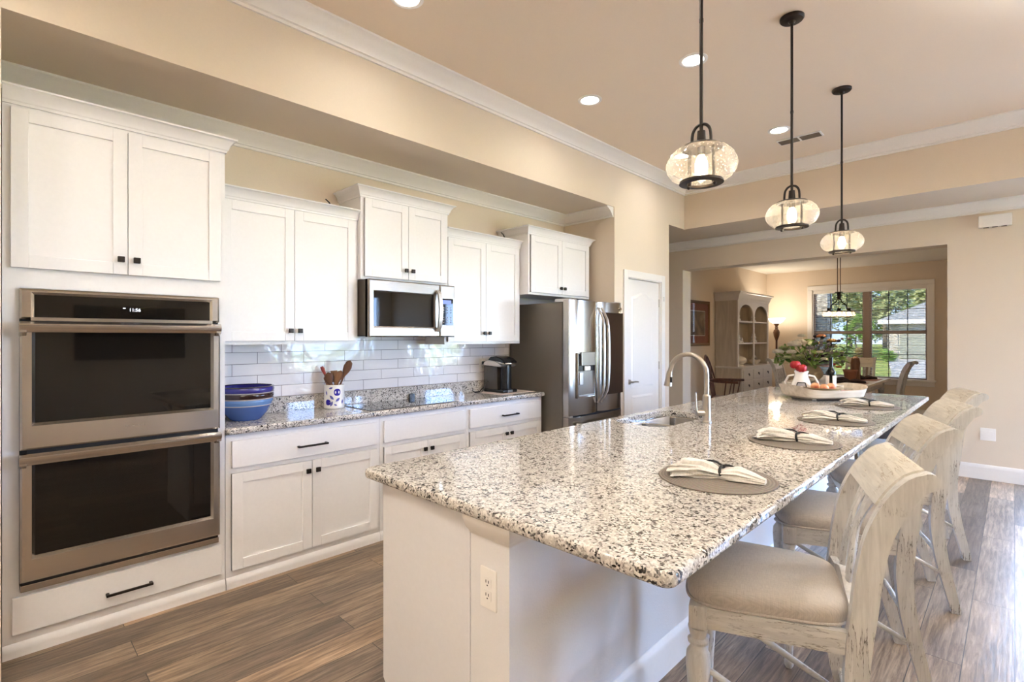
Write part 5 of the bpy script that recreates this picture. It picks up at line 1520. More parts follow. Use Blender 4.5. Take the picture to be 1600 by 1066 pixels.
# ================================================================== LAMPS ON THE CEILING
def pendant(x, y, label):
    t = thing('pendant_light', label, 'pendant light', (x, y, ZC), 'seeded glass pendants over the island')
    z0 = 2.167
    m = MB(); m.lathe([(0.066, -0.001), (0.066, -0.012), (0.060, -0.020), (0.020, -0.026), (0.012, -0.040), (0.0, -0.040)], (x, y, ZC), 32, cap=False); build('canopy', m, M['bronze'], t)
    m = MB(); m.cyl((x, y, z0 + 0.135), (x, y, ZC - 0.03), 0.0075, n=14); m.cyl((x, y, z0 + 0.60), (x, y, z0 + 0.615), 0.009, n=14); build('rod', m, M['bronze'], t)
    m = MB()
    for s in (-1, 1):
        pp, _ = smooth_path([(x, y, z0 + 0.168), (x + s * 0.022, y, z0 + 0.160), (x + s * 0.038, y, z0 + 0.135), (x + s * 0.042, y, z0 + 0.085)], [1] * 4, 4)
        m.tube(pp, 0.0065, 8)
    m.cyl((x, y, z0 + 0.078), (x, y, z0 + 0.138), 0.020, 0.016, 18)
    build('yoke', m, M['bronze'], t)
    m = MB(); m.lathe([(0.0, 0.076), (0.078, 0.074), (0.084, 0.070), (0.084, 0.064), (0.078, 0.066), (0.0, 0.070)], (x, y, z0), 40, cap=False); build('top_cap', m, M['bronze'], t)
    out = [(0.083, 0.068), (0.108, 0.056), (0.130, 0.034), (0.143, 0.006), (0.145, -0.008), (0.140, -0.030), (0.124, -0.054), (0.100, -0.071), (0.083, -0.078)]
    m = MB(); m.lathe(out, (x, y, z0), 48, cap=False); build('glass_shade', m, M['seedglass'], t)
    m = MB(); m.lathe([(0.058, -0.076), (0.088, -0.074), (0.090, -0.084), (0.058, -0.086), (0.058, -0.076)], (x, y, z0), 40, cap=False)
    for s in (-1, 1): m.box(x + s * 0.052 - 0.006, x + s * 0.052 + 0.006, y - 0.004, y + 0.004, z0 - 0.086, z0 + 0.070, 0.001)
    m.sphere((x + 0.056, y, z0 - 0.092), 0.008, 10, 8); m.sphere((x - 0.056, y, z0 - 0.092), 0.008, 10, 8)
    build('bottom_ring', m, M['bronze'], t)
    m = MB(); m.lathe([(0.050, -0.080), (0.050, 0.060)], (x, y, z0), 32, cap=False); build('inner_cylinder', m, M['pane'], t)
    m = MB(); m.cyl((x, y, z0 + 0.035), (x, y, z0 + 0.072), 0.016, n=16); build('socket', m, M['bronze'], t)
    m = MB(); m.lathe([(0.010, 0.038), (0.020, 0.020), (0.026, -0.006), (0.025, -0.024), (0.016, -0.044), (0.004, -0.052)], (x, y, z0), 20); build('bulb', m, M['bulb'], t)
    lamp('pendant_bulb_light', 'POINT', (x, y, z0 - 0.012), PENDANT_W, GLOW, t, shadow_soft_size=0.03)
    return t
pendant(-0.95, 2.115, 'seeded glass pendant nearest the camera, its rod running out of view')
pendant(-0.95, 3.353, 'seeded glass pendant in the middle of the row of three')
pendant(-0.95, 4.590, 'seeded glass pendant farthest along the row, nearest the dining room')

def downlight(x, y, z, label, power=None):
    t = thing('recessed_light', label, 'ceiling light', (x, y, z), 'recessed ceiling lights')
    m = MB(); m.lathe([(0.095, -0.0005), (0.095, -0.004), (0.080, -0.009), (0.070, -0.006), (0.070, -0.0005)], (x, y, z), 40, cap=False); build('trim_ring', m, M['trim'], t)
    m = MB(); m.lathe([(0.0, -0.003), (0.070, -0.003), (0.070, -0.0005), (0.0, -0.0005)], (x, y, z), 40, cap=False); build('lens', m, M['lens'], t)
    lamp('recessed_lamp', 'AREA', (x, y, z - 0.012), DOWNLIGHT_W if power is None else power, WARM, t, shape='DISK', size=0.14, spread=R(150))
    return t
for x, y, lb_ in ((-2.44, 1.64, 'recessed ceiling light at the top edge of the view, near the crown moulding'),
                  (-2.44, 3.38, 'recessed ceiling light near the soffit, left of the pendants'),
                  (-2.50, 5.10, 'recessed ceiling light seen through the nearest glass pendant'),
                  (-1.58, 3.39, 'recessed ceiling light beside the rod of the nearest pendant'),
                  (-1.55, 5.09, 'recessed ceiling light beside the ceiling air vent')):
    downlight(x, y, ZC, lb_)
for k, (x, y) in enumerate(((-1.55, 1.64), (-2.44, -0.6), (-1.55, -0.6))):  # unseen ceiling lights, added to brighten the room
    downlight(x, y, ZC, 'added fill ceiling light outside the view', 7)

vt = thing('ceiling_vent', 'white ceiling air vent with two dark louvre panels', 'vent', (-1.47, 5.46, ZC))
m = MB(); m.box(-1.66, -1.28, 5.36, 5.50, ZC - 0.010, ZC - 0.0005, 0.003); build('frame', m, M['trim'], vt)
M['ventslat'] = pbr('vent_slat_tan', (0.30, 0.25, 0.20), 0.6)
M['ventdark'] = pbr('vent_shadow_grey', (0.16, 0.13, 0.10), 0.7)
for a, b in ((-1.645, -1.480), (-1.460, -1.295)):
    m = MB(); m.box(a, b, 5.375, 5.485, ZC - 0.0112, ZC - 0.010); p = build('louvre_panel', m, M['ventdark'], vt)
    for k in range(6):
        m = MB(); y = 5.383 + k * 0.018; m.box(a, b, y, y + 0.005, ZC - 0.016, ZC - 0.011, 0.001); build('slat', m, M['ventslat'], p)

# ---- on the far wall
t = thing('door_chime', 'white door chime box high on the beige wall', 'door chime', (-0.14, YD, 2.585))
m = MB(); m.box(-0.262, -0.018, YD - 0.05, YD - 0.0005, 2.525, 2.645, 0.008); build('cover', m, M['plate'], t)
m = MB()
for k in range(3): m.box(-0.225 + k * 0.065, -0.185 + k * 0.065, YD - 0.048, YD - 0.01, 2.522, 2.5245)
build('slots', m, M['ventdark'], t)
outlet('wall_outlet', 'white double wall plate low on the beige wall above the baseboard', 'outlet', (-0.192, YD, 0.455), (0, -1), 0.115, 0.125, 'double')

# ---- torchieres; those outside the view are added fill that brightens the ceiling
M['lampbrown'] = pbr('antique_brown_lamp', (0.16, 0.075, 0.035), 0.4)
M['shadeglow'] = emit('lit_lamp_glass', (1.0, 0.86, 0.66), 3.5)
def torchiere(lx, ly, label, power, col, reflector=True):
    t = thing('floor_lamp', label, 'floor lamp', (lx, ly, 0))
    m = MB(); m.lathe([(0.0, 0.0), (0.14, 0.0), (0.145, 0.012), (0.12, 0.03), (0.05, 0.05), (0.022, 0.09), (0.0, 0.09)], (lx, ly, 0), 32, cap=False); build('base', m, M['lampbrown'], t)
    m = MB(); m.lathe([(0.018, 0.08), (0.018, 1.36), (0.022, 1.38)], (lx, ly, 0), 18); build('pole', m, M['darkwood'], t)
    m = MB(); m.lathe([(0.020, 1.37), (0.030, 1.40), (0.052, 1.46), (0.060, 1.52), (0.050, 1.565), (0.028, 1.59), (0.026, 1.605), (0.036, 1.615), (0.024, 1.63), (0.024, 1.65), (0.045, 1.68), (0.050, 1.70)], (lx, ly, 0), 28); build('urn', m, M['lampbrown'], t)
    m = MB(); m.lathe([(0.03, 1.695), (0.07, 1.705), (0.115, 1.735), (0.145, 1.785), (0.165, 1.80), (0.160, 1.803), (0.14, 1.79), (0.11, 1.742), (0.06, 1.712), (0.03, 1.705)], (lx, ly, 0), 36, cap=False); build('shade', m, M['shadeglow'], t)
    if reflector:       # added fill spot aimed at the ceiling
        lamp('floor_lamp_light', 'SPOT', (lx, ly, 1.80), power * 3.6, col, t, shadow_soft_size=0.06, spot_size=R(112), spot_blend=0.7).rotation_euler = (PI, 0, 0)
    else:
        lamp('floor_lamp_light', 'POINT', (lx, ly, 1.86), power, col, t, shadow_soft_size=0.05)
for x, y, pw_, lb_ in ((3.6, 5.6, 80, 'added fill torchiere in the far living corner, outside the view'), (4.0, -3.0, 60, 'added fill torchiere in the near living corner, outside the view'),
                      (1.5, 2.9, 200, 'added fill torchiere across from the stools, outside the view'), (0.3, -0.9, 150, 'added fill torchiere behind the viewer, outside the view'), (-1.9, -3.0, 70, 'added fill torchiere near the return wall, outside the view')):
    torchiere(x, y, lb_, pw_, (0.84, 0.93, 1.0))

tv = thing('television', 'wall-mounted black television mirrored as a dark shape in the upper oven', 'television', (XR, 1.75, 1.5))
m = MB(); m.box(XR - 0.07, XR - 0.02, 0.95, 2.5, 1.05, 1.95, 0.006); build('bezel', m, M['black'], tv)
m = MB(); m.box(XR - 0.0715, XR - 0.07, 0.97, 2.48, 1.07, 1.93); build('screen', m, M['blackglass'], tv)
m = MB(); m.box(XR - 0.021, XR - 0.001, 1.5, 2.0, 1.3, 1.7); build('wall_bracket', m, M['blackmatte'], tv)
# ================================================================== DINING ROOM
XL = -3.75
# ---- hutch
H0, H1 = 8.87, 10.40
HU, HL = -3.365, -3.285          # front of the upper and lower part
t = thing('hutch', 'tall limed wood hutch with arched open shelves and small drawers', 'hutch', (-3.5, 9.63, 0))
m = MB(); m.box(XL + 0.015, HL - 0.02, H0 + 0.01, H1 - 0.01, 0.08, 0.895); m.box(XL + 0.015, HL - 0.01, H0 + 0.005, H1 - 0.005, 0, 0.09, 0.004); build('lower_case', m, M['hutch'], t)
m = MB(); m.box(HL - 0.02, HL, H0 + 0.01, H1 - 0.01, 0.08, 0.895, 0.003); build('lower_front', m, M['hutchfront'], t)
m = MB(); m.box(XL + 0.012, HL + 0.02, H0 - 0.015, H1 + 0.015, 0.895, 0.925, 0.006); build('counter_top', m, M['hutchfront'], t)
n_ = 3
for r in range(2):
    for k in range(n_):
        y0 = H0 + 0.06 + k * (H1 - H0 - 0.12) / n_; y1 = y0 + (H1 - H0 - 0.12) / n_ - 0.02
        z0 = 0.70 - r * 0.19; 
        m = MB(); m.box(HL - 0.01, HL + 0.014, y0, y1, z0, z0 + 0.165, 0.005); d = build('drawer', m, M['hutchfront'], t)
        m = MB(); yc = (y0 + y1) / 2; zc = z0 + 0.085
        m.tube([(HL + 0.024, yc - 0.018, zc + 0.008), (HL + 0.028, yc - 0.016, zc - 0.014), (HL + 0.030, yc, zc - 0.022), (HL + 0.028, yc + 0.016, zc - 0.014), (HL + 0.024, yc + 0.018, zc + 0.008)], 0.004, 8); m.cyl((HL + 0.012, yc, zc + 0.010), (HL + 0.028, yc, zc + 0.010), 0.011, n=12); build('drawer_pull', m, M['bronze'], d)
m = MB()
m.box(XL + 0.012, HU, H0 + 0.015, H0 + 0.04, 0.925, 2.06); m.box(XL + 0.012, HU, H1 - 0.04, H1 - 0.015, 0.925, 2.06); m.box(XL + 0.012, XL + 0.03, H0 + 0.04, H1 - 0.04, 0.925, 2.06); m.box(XL + 0.03, HU - 0.02, H0 + 0.04, H1 - 0.04, 2.0, 2.06)
build('upper_case', m, M['hutch'], t)
# arched face frame
bays = 2
face = MB(); fw = 0.05
yb0, yb1 = H0 + 0.012, H1 - 0.012
bw = (yb1 - yb0 - fw * (bays + 1)) / bays
for k in range(bays + 1): face.box(HU - 0.005, HU + 0.015, yb0 + k * (bw + fw), yb0 + k * (bw + fw) + fw, 0.925, 1.80)
for k in range(bays):
    a = yb0 + fw + k * (bw + fw); b = a + bw; rr = bw / 2; n2 = 24
    # spandrel above each arch, quad by quad
    zs, zt = 1.80, 2.06; zarc = 1.80
    for j in range(n2):
        y_a = a + bw * j / n2; y_b = a + bw * (j + 1) / n2
        za = zarc + 0.20 * math.sqrt(max(0, 1 - ((y_a - (a + b) / 2) / rr) ** 2)); zb = zarc + 0.20 * math.sqrt(max(0, 1 - ((y_b - (a + b) / 2) / rr) ** 2))
        face.prism([(y_a, za), (y_b, zb), (y_b, zt), (y_a, zt)], 'x', HU - 0.005, HU + 0.015)
for k in range(bays + 1): face.box(HU - 0.005, HU + 0.015, yb0 + k * (bw + fw), yb0 + k * (bw + fw) + fw, 1.80, 2.06)
build('arched_front', face, M['hutchfront'], t, smooth=20)
for z in (1.32, 1.70):
    m = MB(); m.box(XL + 0.03, HU - 0.006, H0 + 0.04, H1 - 0.04, z - 0.010, z + 0.010); m.box(HU - 0.006, HU + 0.004, H0 + 0.04, H1 - 0.04, z - 0.011, z + 0.011); build('shelf', m, M['hutchfront'], t)
cq = [(0, 0), (.10, 0), (.14, .12), (.30, .20), (.38, .45), (.62, .72), (.92, .82), (1, .86), (1, 1), (0, 1)]
for nm, mm_, path in (('cornice', M['hutchfront'], [(HU + 0.015, H0 + 0.012), (HU + 0.015, H1 - 0.012)]),):
    m = MB(); m.sweep([(XL + 0.014, H0 + 0.012), (HU + 0.015, H0 + 0.012), (HU + 0.015, H1 - 0.012), (XL + 0.014, H1 - 0.012)], [(-a * 0.07, 2.06 + b * 0.15) for a, b in cq]); m.box(XL + 0.014, HU + 0.01, H0 + 0.02, H1 - 0.02, 2.19, 2.205); build(nm, m, mm_, t)
# crockery in the hutch
def crock(name, label, cat, y, z, prof, mat_, x=-3.50, extra=None, **kw):
    loc = (x, y, z + 0.0008)
    tt = thing(name, label, cat, loc)
    q = MB(); q.lathe(prof, loc, 28, cap=False, **kw); build('body', q, mat_, tt)
    if extra: extra(tt, loc)
    return tt
b1 = yb0 + fw + bw / 2; b2 = b1 + bw + fw
def tureen_extra(tt, loc):
    q = MB(); q.lathe([(0.112, 0.115), (0.09, 0.145), (0.04, 0.165), (0.012, 0.170), (0.014, 0.182), (0.0, 0.19)], loc, 28); build('lid', q, M['cream'], tt)
    for s in (-1, 1):
        q = MB(); q.tube([Vector(loc) + Vector((0, s * 0.115, 0.10)), Vector(loc) + Vector((0, s * 0.155, 0.10)), Vector(loc) + Vector((0, s * 0.150, 0.065)), Vector(loc) + Vector((0, s * 0.11, 0.06))], 0.008, 8); build('handle', q, M['cream'], tt)
crock('tureen', 'cream soup tureen with lid on the bottom shelf of the hutch, first bay', 'tureen', b1 - 0.02, 0.925, [(0, 0), (0.065, 0), (0.065, 0.015), (0.05, 0.025), (0.09, 0.05), (0.118, 0.085), (0.115, 0.115), (0, 0.116)], M['cream'], -3.46, tureen_extra)
crock('stoppered_bottle', 'small bottle with black stopper behind the tureen in the hutch', 'bottle', b1 + 0.05, 0.925, [(0, 0), (0.04, 0), (0.045, 0.02), (0.045, 0.14), (0.02, 0.19), (0.018, 0.23), (0.024, 0.235), (0.024, 0.29), (0, 0.29)], M['cream'], -3.62)
loc = (-3.47, b2, 0.926)
q = MB(); q.lathe([(0, 0), (0.06, 0), (0.07, 0.01), (0.11, 0.05), (0.12, 0.085), (0.108, 0.08), (0.09, 0.05), (0, 0.02)], loc, 28, sx=0.8, sy=1.25, cap=False); q.tube([Vector(loc) + Vector((0, -0.14, 0.08)), Vector(loc) + Vector((0, -0.02, 0.15)), Vector(loc) + Vector((0, 0.13, 0.09))], [0.014, 0.03, 0.012], 10)
solo('covered_dish', q, M['tray'], 'tan woven covered dish on the bottom shelf of the hutch, second bay', 'dish', loc)
SHL = [(b1 - 0.10, 1.331), (b1 + 0.06, 1.331), (b2 - 0.10, 1.331), (b1 - 0.14, 1.711), (b2 - 0.13, 1.711)]
SHN = ['small white figurine at the left of the middle shelf, first hutch bay', 'tiny white pot on the middle shelf, first hutch bay', 'white stacked figurine on the middle shelf, second hutch bay', 'white figurine at the left of the top shelf, first hutch bay', 'white cup ornament on the top shelf, second hutch bay']
for k, ((y, z), lb_) in enumerate(zip(SHL, SHN)):
    s = (1.0, 0.6, 1.2, 1.1, 1.0)[k]
    loc = (-3.45, y, z); q = MB()
    q.lathe([(0, 0), (0.045 * s, 0), (0.05 * s, 0.02 * s), (0.028 * s, 0.05 * s), (0.036 * s, 0.08 * s), (0.022 * s, 0.11 * s), (0.026 * s, 0.13 * s), (0, 0.15 * s)], loc, 20, cap=False)
    solo('figurine', q, M['white'], lb_, 'ornament', loc)

# ---- framed picture on the dining wall
t = thing('framed_picture', 'framed picture with red mat hanging on the dining room wall', 'picture', (XL, 8.18, 1.66))
P0, P1, Q0, Q1 = 7.74, 8.63, 1.285, 2.035
M['goldframe'] = pbr('bronze_gold_frame', (0.20, 0.11, 0.045), 0.35, metal=0.5)
M['redmat'] = pbr('red_brown_mat', (0.22, 0.052, 0.030), 0.7)
m = steel_frame(XL + 0.001, XL + 0.03, P0, P1, Q0, Q1, P0 + 0.045, P1 - 0.045, Q0 + 0.045, Q1 - 0.045, 0.012); build('frame', m, M['goldframe'], t)
m = MB(); m.box(XL + 0.001, XL + 0.012, P0 + 0.04, P1 - 0.04, Q0 + 0.04, Q1 - 0.04); build('mat_board', m, M['redmat'], t)
m = MB(); i = 0.165
m.box(XL + 0.012, XL + 0.0135, P0 + i, P1 - i, Q0 + i, Q0 + i + 0.012); m.box(XL + 0.012, XL + 0.0135, P0 + i, P1 - i, Q1 - i - 0.012, Q1 - i); m.box(XL + 0.012, XL + 0.0135, P0 + i, P0 + i + 0.012, Q0 + i, Q1 - i); m.box(XL + 0.012, XL + 0.0135, P1 - i - 0.012, P1 - i, Q0 + i, Q1 - i); build('inner_fillet', m, M['cream'], t)
M['art'] = mottled('muted_landscape_print', [(0.35, (0.07, 0.035, 0.022)), (0.5, (0.16, 0.09, 0.055)), (0.62, (0.27, 0.18, 0.11)), (0.72, (0.33, 0.25, 0.18))], 5.5, 0.6)
m = MB(); m.box(XL + 0.012, XL + 0.013, P0 + i + 0.012, P1 - i - 0.012, Q0 + i + 0.012, Q1 - i - 0.012); build('print', m, M['art'], t)
m = MB(); m.box(XL + 0.016, XL + 0.018, P0 + 0.044, P1 - 0.044, Q0 + 0.044, Q1 - 0.044); build('glazing', m, M['pane'], t)

# ---- torchiere lamp in the corner
lx, ly = -3.36, 10.88
torchiere(lx, ly, 'lit torchiere floor lamp in the dining corner beside the hutch', 15, (1.0, 0.88, 0.72), False)

# ---- dark armchair beside the hutch
ac = thing('armchair', 'dark wooden bow-back armchair in front of the hutch side', 'chair', (-3.30, 8.22, 0), rz=R(12))
def armchair(parent):
    m = MB()
    out = [(0.23 * math.copysign(abs(math.cos(2 * PI * k / 36)) ** 0.6, math.cos(2 * PI * k / 36)), 0.25 * math.copysign(abs(math.sin(2 * PI * k / 36)) ** 0.6, math.sin(2 * PI * k / 36))) for k in range(36)]
    m.prism(out, 'z', 0.44, 0.48, 0.010); build('seat', m, M['darkwood'], parent, world=False)
    for sx_, sy_ in ((1, 1), (1, -1), (-1, 1), (-1, -1)):
        m = MB(); m.tube([(0.15 * sx_, 0.17 * sy_, 0.445), (0.19 * sx_, 0.21 * sy_, 0.22), (0.22 * sx_, 0.235 * sy_, 0.0)], [0.017, 0.021, 0.013], 12); build('leg', m, M['darkwood'], parent, world=False)
    m = MB(); m.tube([(0.19, 0.205, 0.2), (-0.19, 0.205, 0.2)], 0.010, 8); m.tube([(0.19, -0.205, 0.2), (-0.19, -0.205, 0.2)], 0.010, 8); m.tube([(0, -0.205, 0.2), (0, 0.205, 0.2)], 0.010, 8); build('stretcher', m, M['darkwood'], parent, world=False)
    # arm bow running round the back, armrests forward
    arc = [(0.24, 0.285, 0.735)] + [(-0.24 * math.cos(PI * k / 12 - PI / 2) , 0.27 * math.sin(PI / 2 - PI * k / 12), 0.735) for k in range(13)] + [(0.24, -0.285, 0.735)]
    m = MB(); m.tube(arc, 0.020, 10, flat=0.7); 
    build('arm_bow', m, M['darkwood'], parent, world=False)
    bow = [(-0.20 - 0.10 * math.sin(PI * k / 16), 0.22 * math.cos(PI * k / 16), 0.735 + 0.40 * math.sin(PI * k / 16)) for k in range(17)]
    m = MB(); m.tube(bow, 0.013, 10); build('back_bow', m, M['darkwood'], parent, world=False)
    for k in range(-3, 4):
        y = k * 0.055; zt = 0.735 + 0.40 * math.sqrt(max(0, 1 - (y / 0.22) ** 2)); xt = -0.20 - 0.10 * math.sqrt(max(0, 1 - (y / 0.22) ** 2))
        m = MB(); m.tube([(-0.17, y * 0.8, 0.475), (xt, y, zt)], 0.007, 8); build('spindle', m, M['darkwood'], parent, world=False)
    for s in (-1, 1):
        for x_ in (0.16, 0.04):
            m = MB(); m.tube([(x_ - 0.02, s * 0.215, 0.475), (x_ + 0.02, s * 0.278, 0.73)], [0.010, 0.010], 8); build('arm_post', m, M['darkwood'], parent, world=False)
armchair(ac)

# ---- dining table
TX0, TX1, TY0, TY1, TZ1 = -2.42, -1.395, 8.06, 9.95, 0.785
t = thing('dining_table', 'whitewashed rectangular dining table with turned legs before the window', 'table', (-1.9, 9.0, 0))
m = MB(); m.box(TX0, TX1, TY0, TY1, TZ1 - 0.035, TZ1, 0.008); build('tabletop', m, M['cream'], t)
m = MB()
m.box(TX0 + 0.08, TX0 + 0.105, TY0 + 0.08, TY1 - 0.08, TZ1 - 0.135, TZ1 - 0.035); m.box(TX1 - 0.105, TX1 - 0.08, TY0 + 0.08, TY1 - 0.08, TZ1 - 0.135, TZ1 - 0.035); m.box(TX0 + 0.08, TX1 - 0.08, TY0 + 0.08, TY0 + 0.105, TZ1 - 0.135, TZ1 - 0.035); m.box(TX0 + 0.08, TX1 - 0.08, TY1 - 0.105, TY1 - 0.08, TZ1 - 0.135, TZ1 - 0.035)
build('apron', m, M['stoolx'], t)
for x in (TX0 + 0.11, TX1 - 0.11):
    for y in (TY0 + 0.11, TY1 - 0.11):
        m = MB(); m.box(x - 0.04, x + 0.04, y - 0.04, y + 0.04, 0.60, TZ1 - 0.036, 0.004); m.lathe([(0.02, 0), (0.03, 0.02), (0.028, 0.08), (0.036, 0.12), (0.03, 0.3), (0.045, 0.48), (0.03, 0.54), (0.042, 0.57), (0.038, 0.60)], (x, y, 0), 20); build('leg', m, M['stool'], t)
# ---- dining chairs
def dining_chair(label, loc, rz):
    c = thing('dining_chair', label, 'chair', loc, 'pale dining chairs', rz)
    m = MB(); m.prism([(0.22, 0.24), (-0.22, 0.20), (-0.22, -0.20), (0.22, -0.24)], 'z', 0.445, 0.485, 0.010); build('seat', m, M['stool'], c, world=False)
    for s in (-1, 1):
        m = MB(); m.lathe([(0.014, 0), (0.02, 0.03), (0.018, 0.1), (0.026, 0.33), (0.02, 0.38), (0.026, 0.445)], (0.19, s * 0.205, 0), 16); build('front_leg', m, M['stool'], c, world=False)
        pp, tt_ = smooth_path([(-0.27, 0, 0), (-0.215, 0, 0.25), (-0.20, 0, 0.46), (-0.22, 0, 0.72), (-0.27, 0, 0.95), (-0.33, 0, 1.06), (-0.37, 0, 1.075)], [0.035, 0.04, 0.045, 0.045, 0.05, 0.05, 0.04])
        m = MB(); m.strip([(p.x, s * 0.195, p.z) for p in pp], 0.032, tt_, (0, 1, 0)); e = pp[-1]; m.cyl((e.x, s * 0.195 - 0.016, e.z - 0.006), (e.x, s * 0.195 + 0.016, e.z - 0.006), 0.024, n=14); build('rear_leg', m, M['stool'], c, world=False)
    m = MB(); m.strip([(-0.262, 0, 0.925), (-0.28, 0, 0.98), (-0.315, 0, 1.035), (-0.36, 0, 1.07)], 0.36, 0.024, (0, 1, 0)); build('crest_rail', m, M['crest'], c, world=False)
    for k in range(-2, 3):
        m = MB(); m.strip([(-0.195, k * 0.06, 0.48), (-0.215, k * 0.062, 0.70), (-0.262, k * 0.066, 0.94)], 0.030, 0.012, (0, 1, 0)); build('slat', m, M['stool'], c, world=False)
    m = MB(); m.box(-0.21, 0.20, -0.19, 0.19, 0.40, 0.445, 0.003); build('seat_frame', m, M['stool'], c, world=False)
    return c
dining_chair('pale dining chair at the side of the table nearest the hutch', (-2.44, 8.85, 0), R(0))
dining_chair('pale dining chair at the head of the table in front of the window', (-1.88, 10.12, 0), R(-90))
dining_chair('pale scroll-back dining chair on the open side of the table, seen edge-on', (-1.36, 8.95, 0), R(180))

# ---- on the dining table
M['darkcloth'] = pbr('dark_plum_cloth', (0.030, 0.013, 0.012), 0.8)
M['brownmat'] = pbr('terracotta_placemat', (0.26, 0.13, 0.095), 0.8, bump=0.3, bscale=80)
for k, (x, y, lb_) in enumerate(((-1.66, 8.42, 'terracotta coloured placemat at the near end of the dining table'), (-1.64, 9.30, 'terracotta coloured placemat on the window half of the dining table'))):
    m = MB(); m.box(x - 0.20, x + 0.20, y - 0.24, y + 0.24, TZ1 + 0.0004, TZ1 + 0.004, 0.001); solo('table_placemat', m, M['brownmat'], lb_, 'placemat', (x, y, TZ1))
    o = build('dark_napkin', napkin_mesh(20 + k), M['darkcloth'], None, smooth=60, world=False); o.location = (x, y, TZ1 + 0.005); o.rotation_euler = (0, 0, R(30 + 20 * k)); o.scale = (1.3, 1.2, 1.4)
    tag(o, ('dark gathered napkin on the near terracotta placemat', 'dark gathered napkin on the terracotta placemat by the window')[k], 'napkin')
x, y = -1.80, 8.86; z = TZ1
M['terra'] = pbr('terracotta_clay', (0.27, 0.10, 0.05), 0.7)
x, y = -1.70, 8.72
m = MB(); m.lathe([(0, 0), (0.055, 0), (0.075, 0.08), (0.085, 0.15), (0.092, 0.155), (0.092, 0.175), (0.082, 0.175), (0.075, 0.14), (0, 0.13)], (x, y, z + 0.0006), 28, cap=False); solo('clay_pot', m, M['terra'], 'terracotta clay pot on the dining table beside the flowers', 'pot', (x, y, z))
m = MB(); m.lathe([(0, 0), (0.06, 0), (0.062, 0.02), (0.055, 0.16), (0.062, 0.26), (0.05, 0.33), (0.02, 0.36), (0, 0.362)], (-1.69, 9.0, z + 0.0006), 24, cap=False); solo('brown_jar', m, M['utensil_dark'], 'tall brown lidded jar on the dining table before the window chair', 'jar', (-1.69, 9.0, z))
m = MB(); m.lathe([(0, 0), (0.05, 0), (0.115, 0.035), (0.125, 0.05), (0.12, 0.05), (0.05, 0.012), (0, 0.01)], (-2.14, 8.28, z + 0.0006), 28, cap=False); solo('white_dish', m, M['white'], 'white shallow dish at the near end of the dining table', 'dish', (-2.14, 8.28, z))

# ---- big flower arrangement
fx, fy = -2.18, 8.62
t = thing('flower_arrangement', 'large mixed bouquet of white, orange and dark blooms in a tan vase', 'flowers', (fx, fy, TZ1))
M['tanvase'] = pbr('tan_pottery', (0.42, 0.33, 0.21), 0.45)
m = MB(); m.lathe([(0, 0.0006), (0.10, 0.0006), (0.15, 0.06), (0.16, 0.12), (0.12, 0.19), (0.10, 0.21), (0.115, 0.23), (0.10, 0.23), (0, 0.20)], (fx, fy, TZ1), 32, cap=False); build('vase', m, M['tanvase'], t)
M['leafg'] = mottled('bouquet_leaf', [(0.35, (0.11, 0.24, 0.045)), (0.65, (0.34, 0.52, 0.15))], 8, 0.5)
M['leafp'] = mottled('pale_leaf', [(0.35, (0.32, 0.38, 0.14)), (0.65, (0.55, 0.60, 0.34))], 8, 0.5)
M['bloomw'] = pbr('ivory_petal', (0.80, 0.76, 0.66), 0.6)
M['bloomo'] = pbr('orange_petal', (0.62, 0.20, 0.06), 0.6)
M['bloomy'] = pbr('ochre_petal', (0.42, 0.25, 0.05), 0.6)
M['bloomd'] = pbr('dark_plum_petal', (0.035, 0.018, 0.035), 0.6)
M['bloomg'] = pbr('dusty_mauve_petal', (0.30, 0.26, 0.29), 0.7)
rnd = random.Random(11)
vr2 = Vector((0.7135, 0.7006, 0)); vd2 = Vector((0.7006, -0.7135, 0))
c0 = Vector((fx, fy, TZ1 + 0.22))
leaves_, rest = [], []
def leaf_blade(m, base, tip, w, droop=0.03):
    d = tip - base; side = d.cross(Vector((rnd.uniform(-1, 1), rnd.uniform(-1, 1), rnd.uniform(0.2, 1)))).normalized()
    rows = []
    for k in range(7):
        s = k / 6; c_ = base + d * s - Vector((0, 0, droop * s * s)); ww = w * math.sin(PI * (0.08 + 0.92 * s)) ** 0.8 if s < 1 else 0.0005
        up = side.cross(d).normalized() * (-0.25 * ww)
        rows.append([m.bm.verts.new(c_ - side * ww), m.bm.verts.new(c_ + up), m.bm.verts.new(c_ + side * ww)])
    for a, b in zip(rows, rows[1:]):
        m.bm.faces.new((a[0], a[1], b[1], b[0])); m.bm.faces.new((a[1], a[2], b[2], b[1]))
for k in range(170):
    a = rnd.uniform(-0.52, 0.50); h = rnd.uniform(-0.06, 0.37) * (1 - 0.75 * abs(a)); d = rnd.uniform(-0.20, 0.20)
    mid_ = c0 + vr2 * a + vd2 * d + Vector((0, 0, h + 0.05))
    dr = Vector((rnd.gauss(0, 1), rnd.gauss(0, 1), rnd.gauss(0.3, 0.7))).normalized() + (mid_ - c0).normalized() * 0.8
    dr = dr.normalized() * rnd.uniform(0.07, 0.14)
    m = MB(); leaf_blade(m, mid_ - dr * 0.5, mid_ + dr * 0.5, rnd.uniform(0.018, 0.034)); m.tube([mid_ - dr * 0.5, c0 + (mid_ - c0) * 0.2], 0.002, 4)
    if len(leaves_) < 100:
        leaves_.append(build('leaf', m, M['leafp'] if a < -0.15 and rnd.random() < 0.6 else M['leafg'], t, smooth=80))
    else:
        rest.append(m)
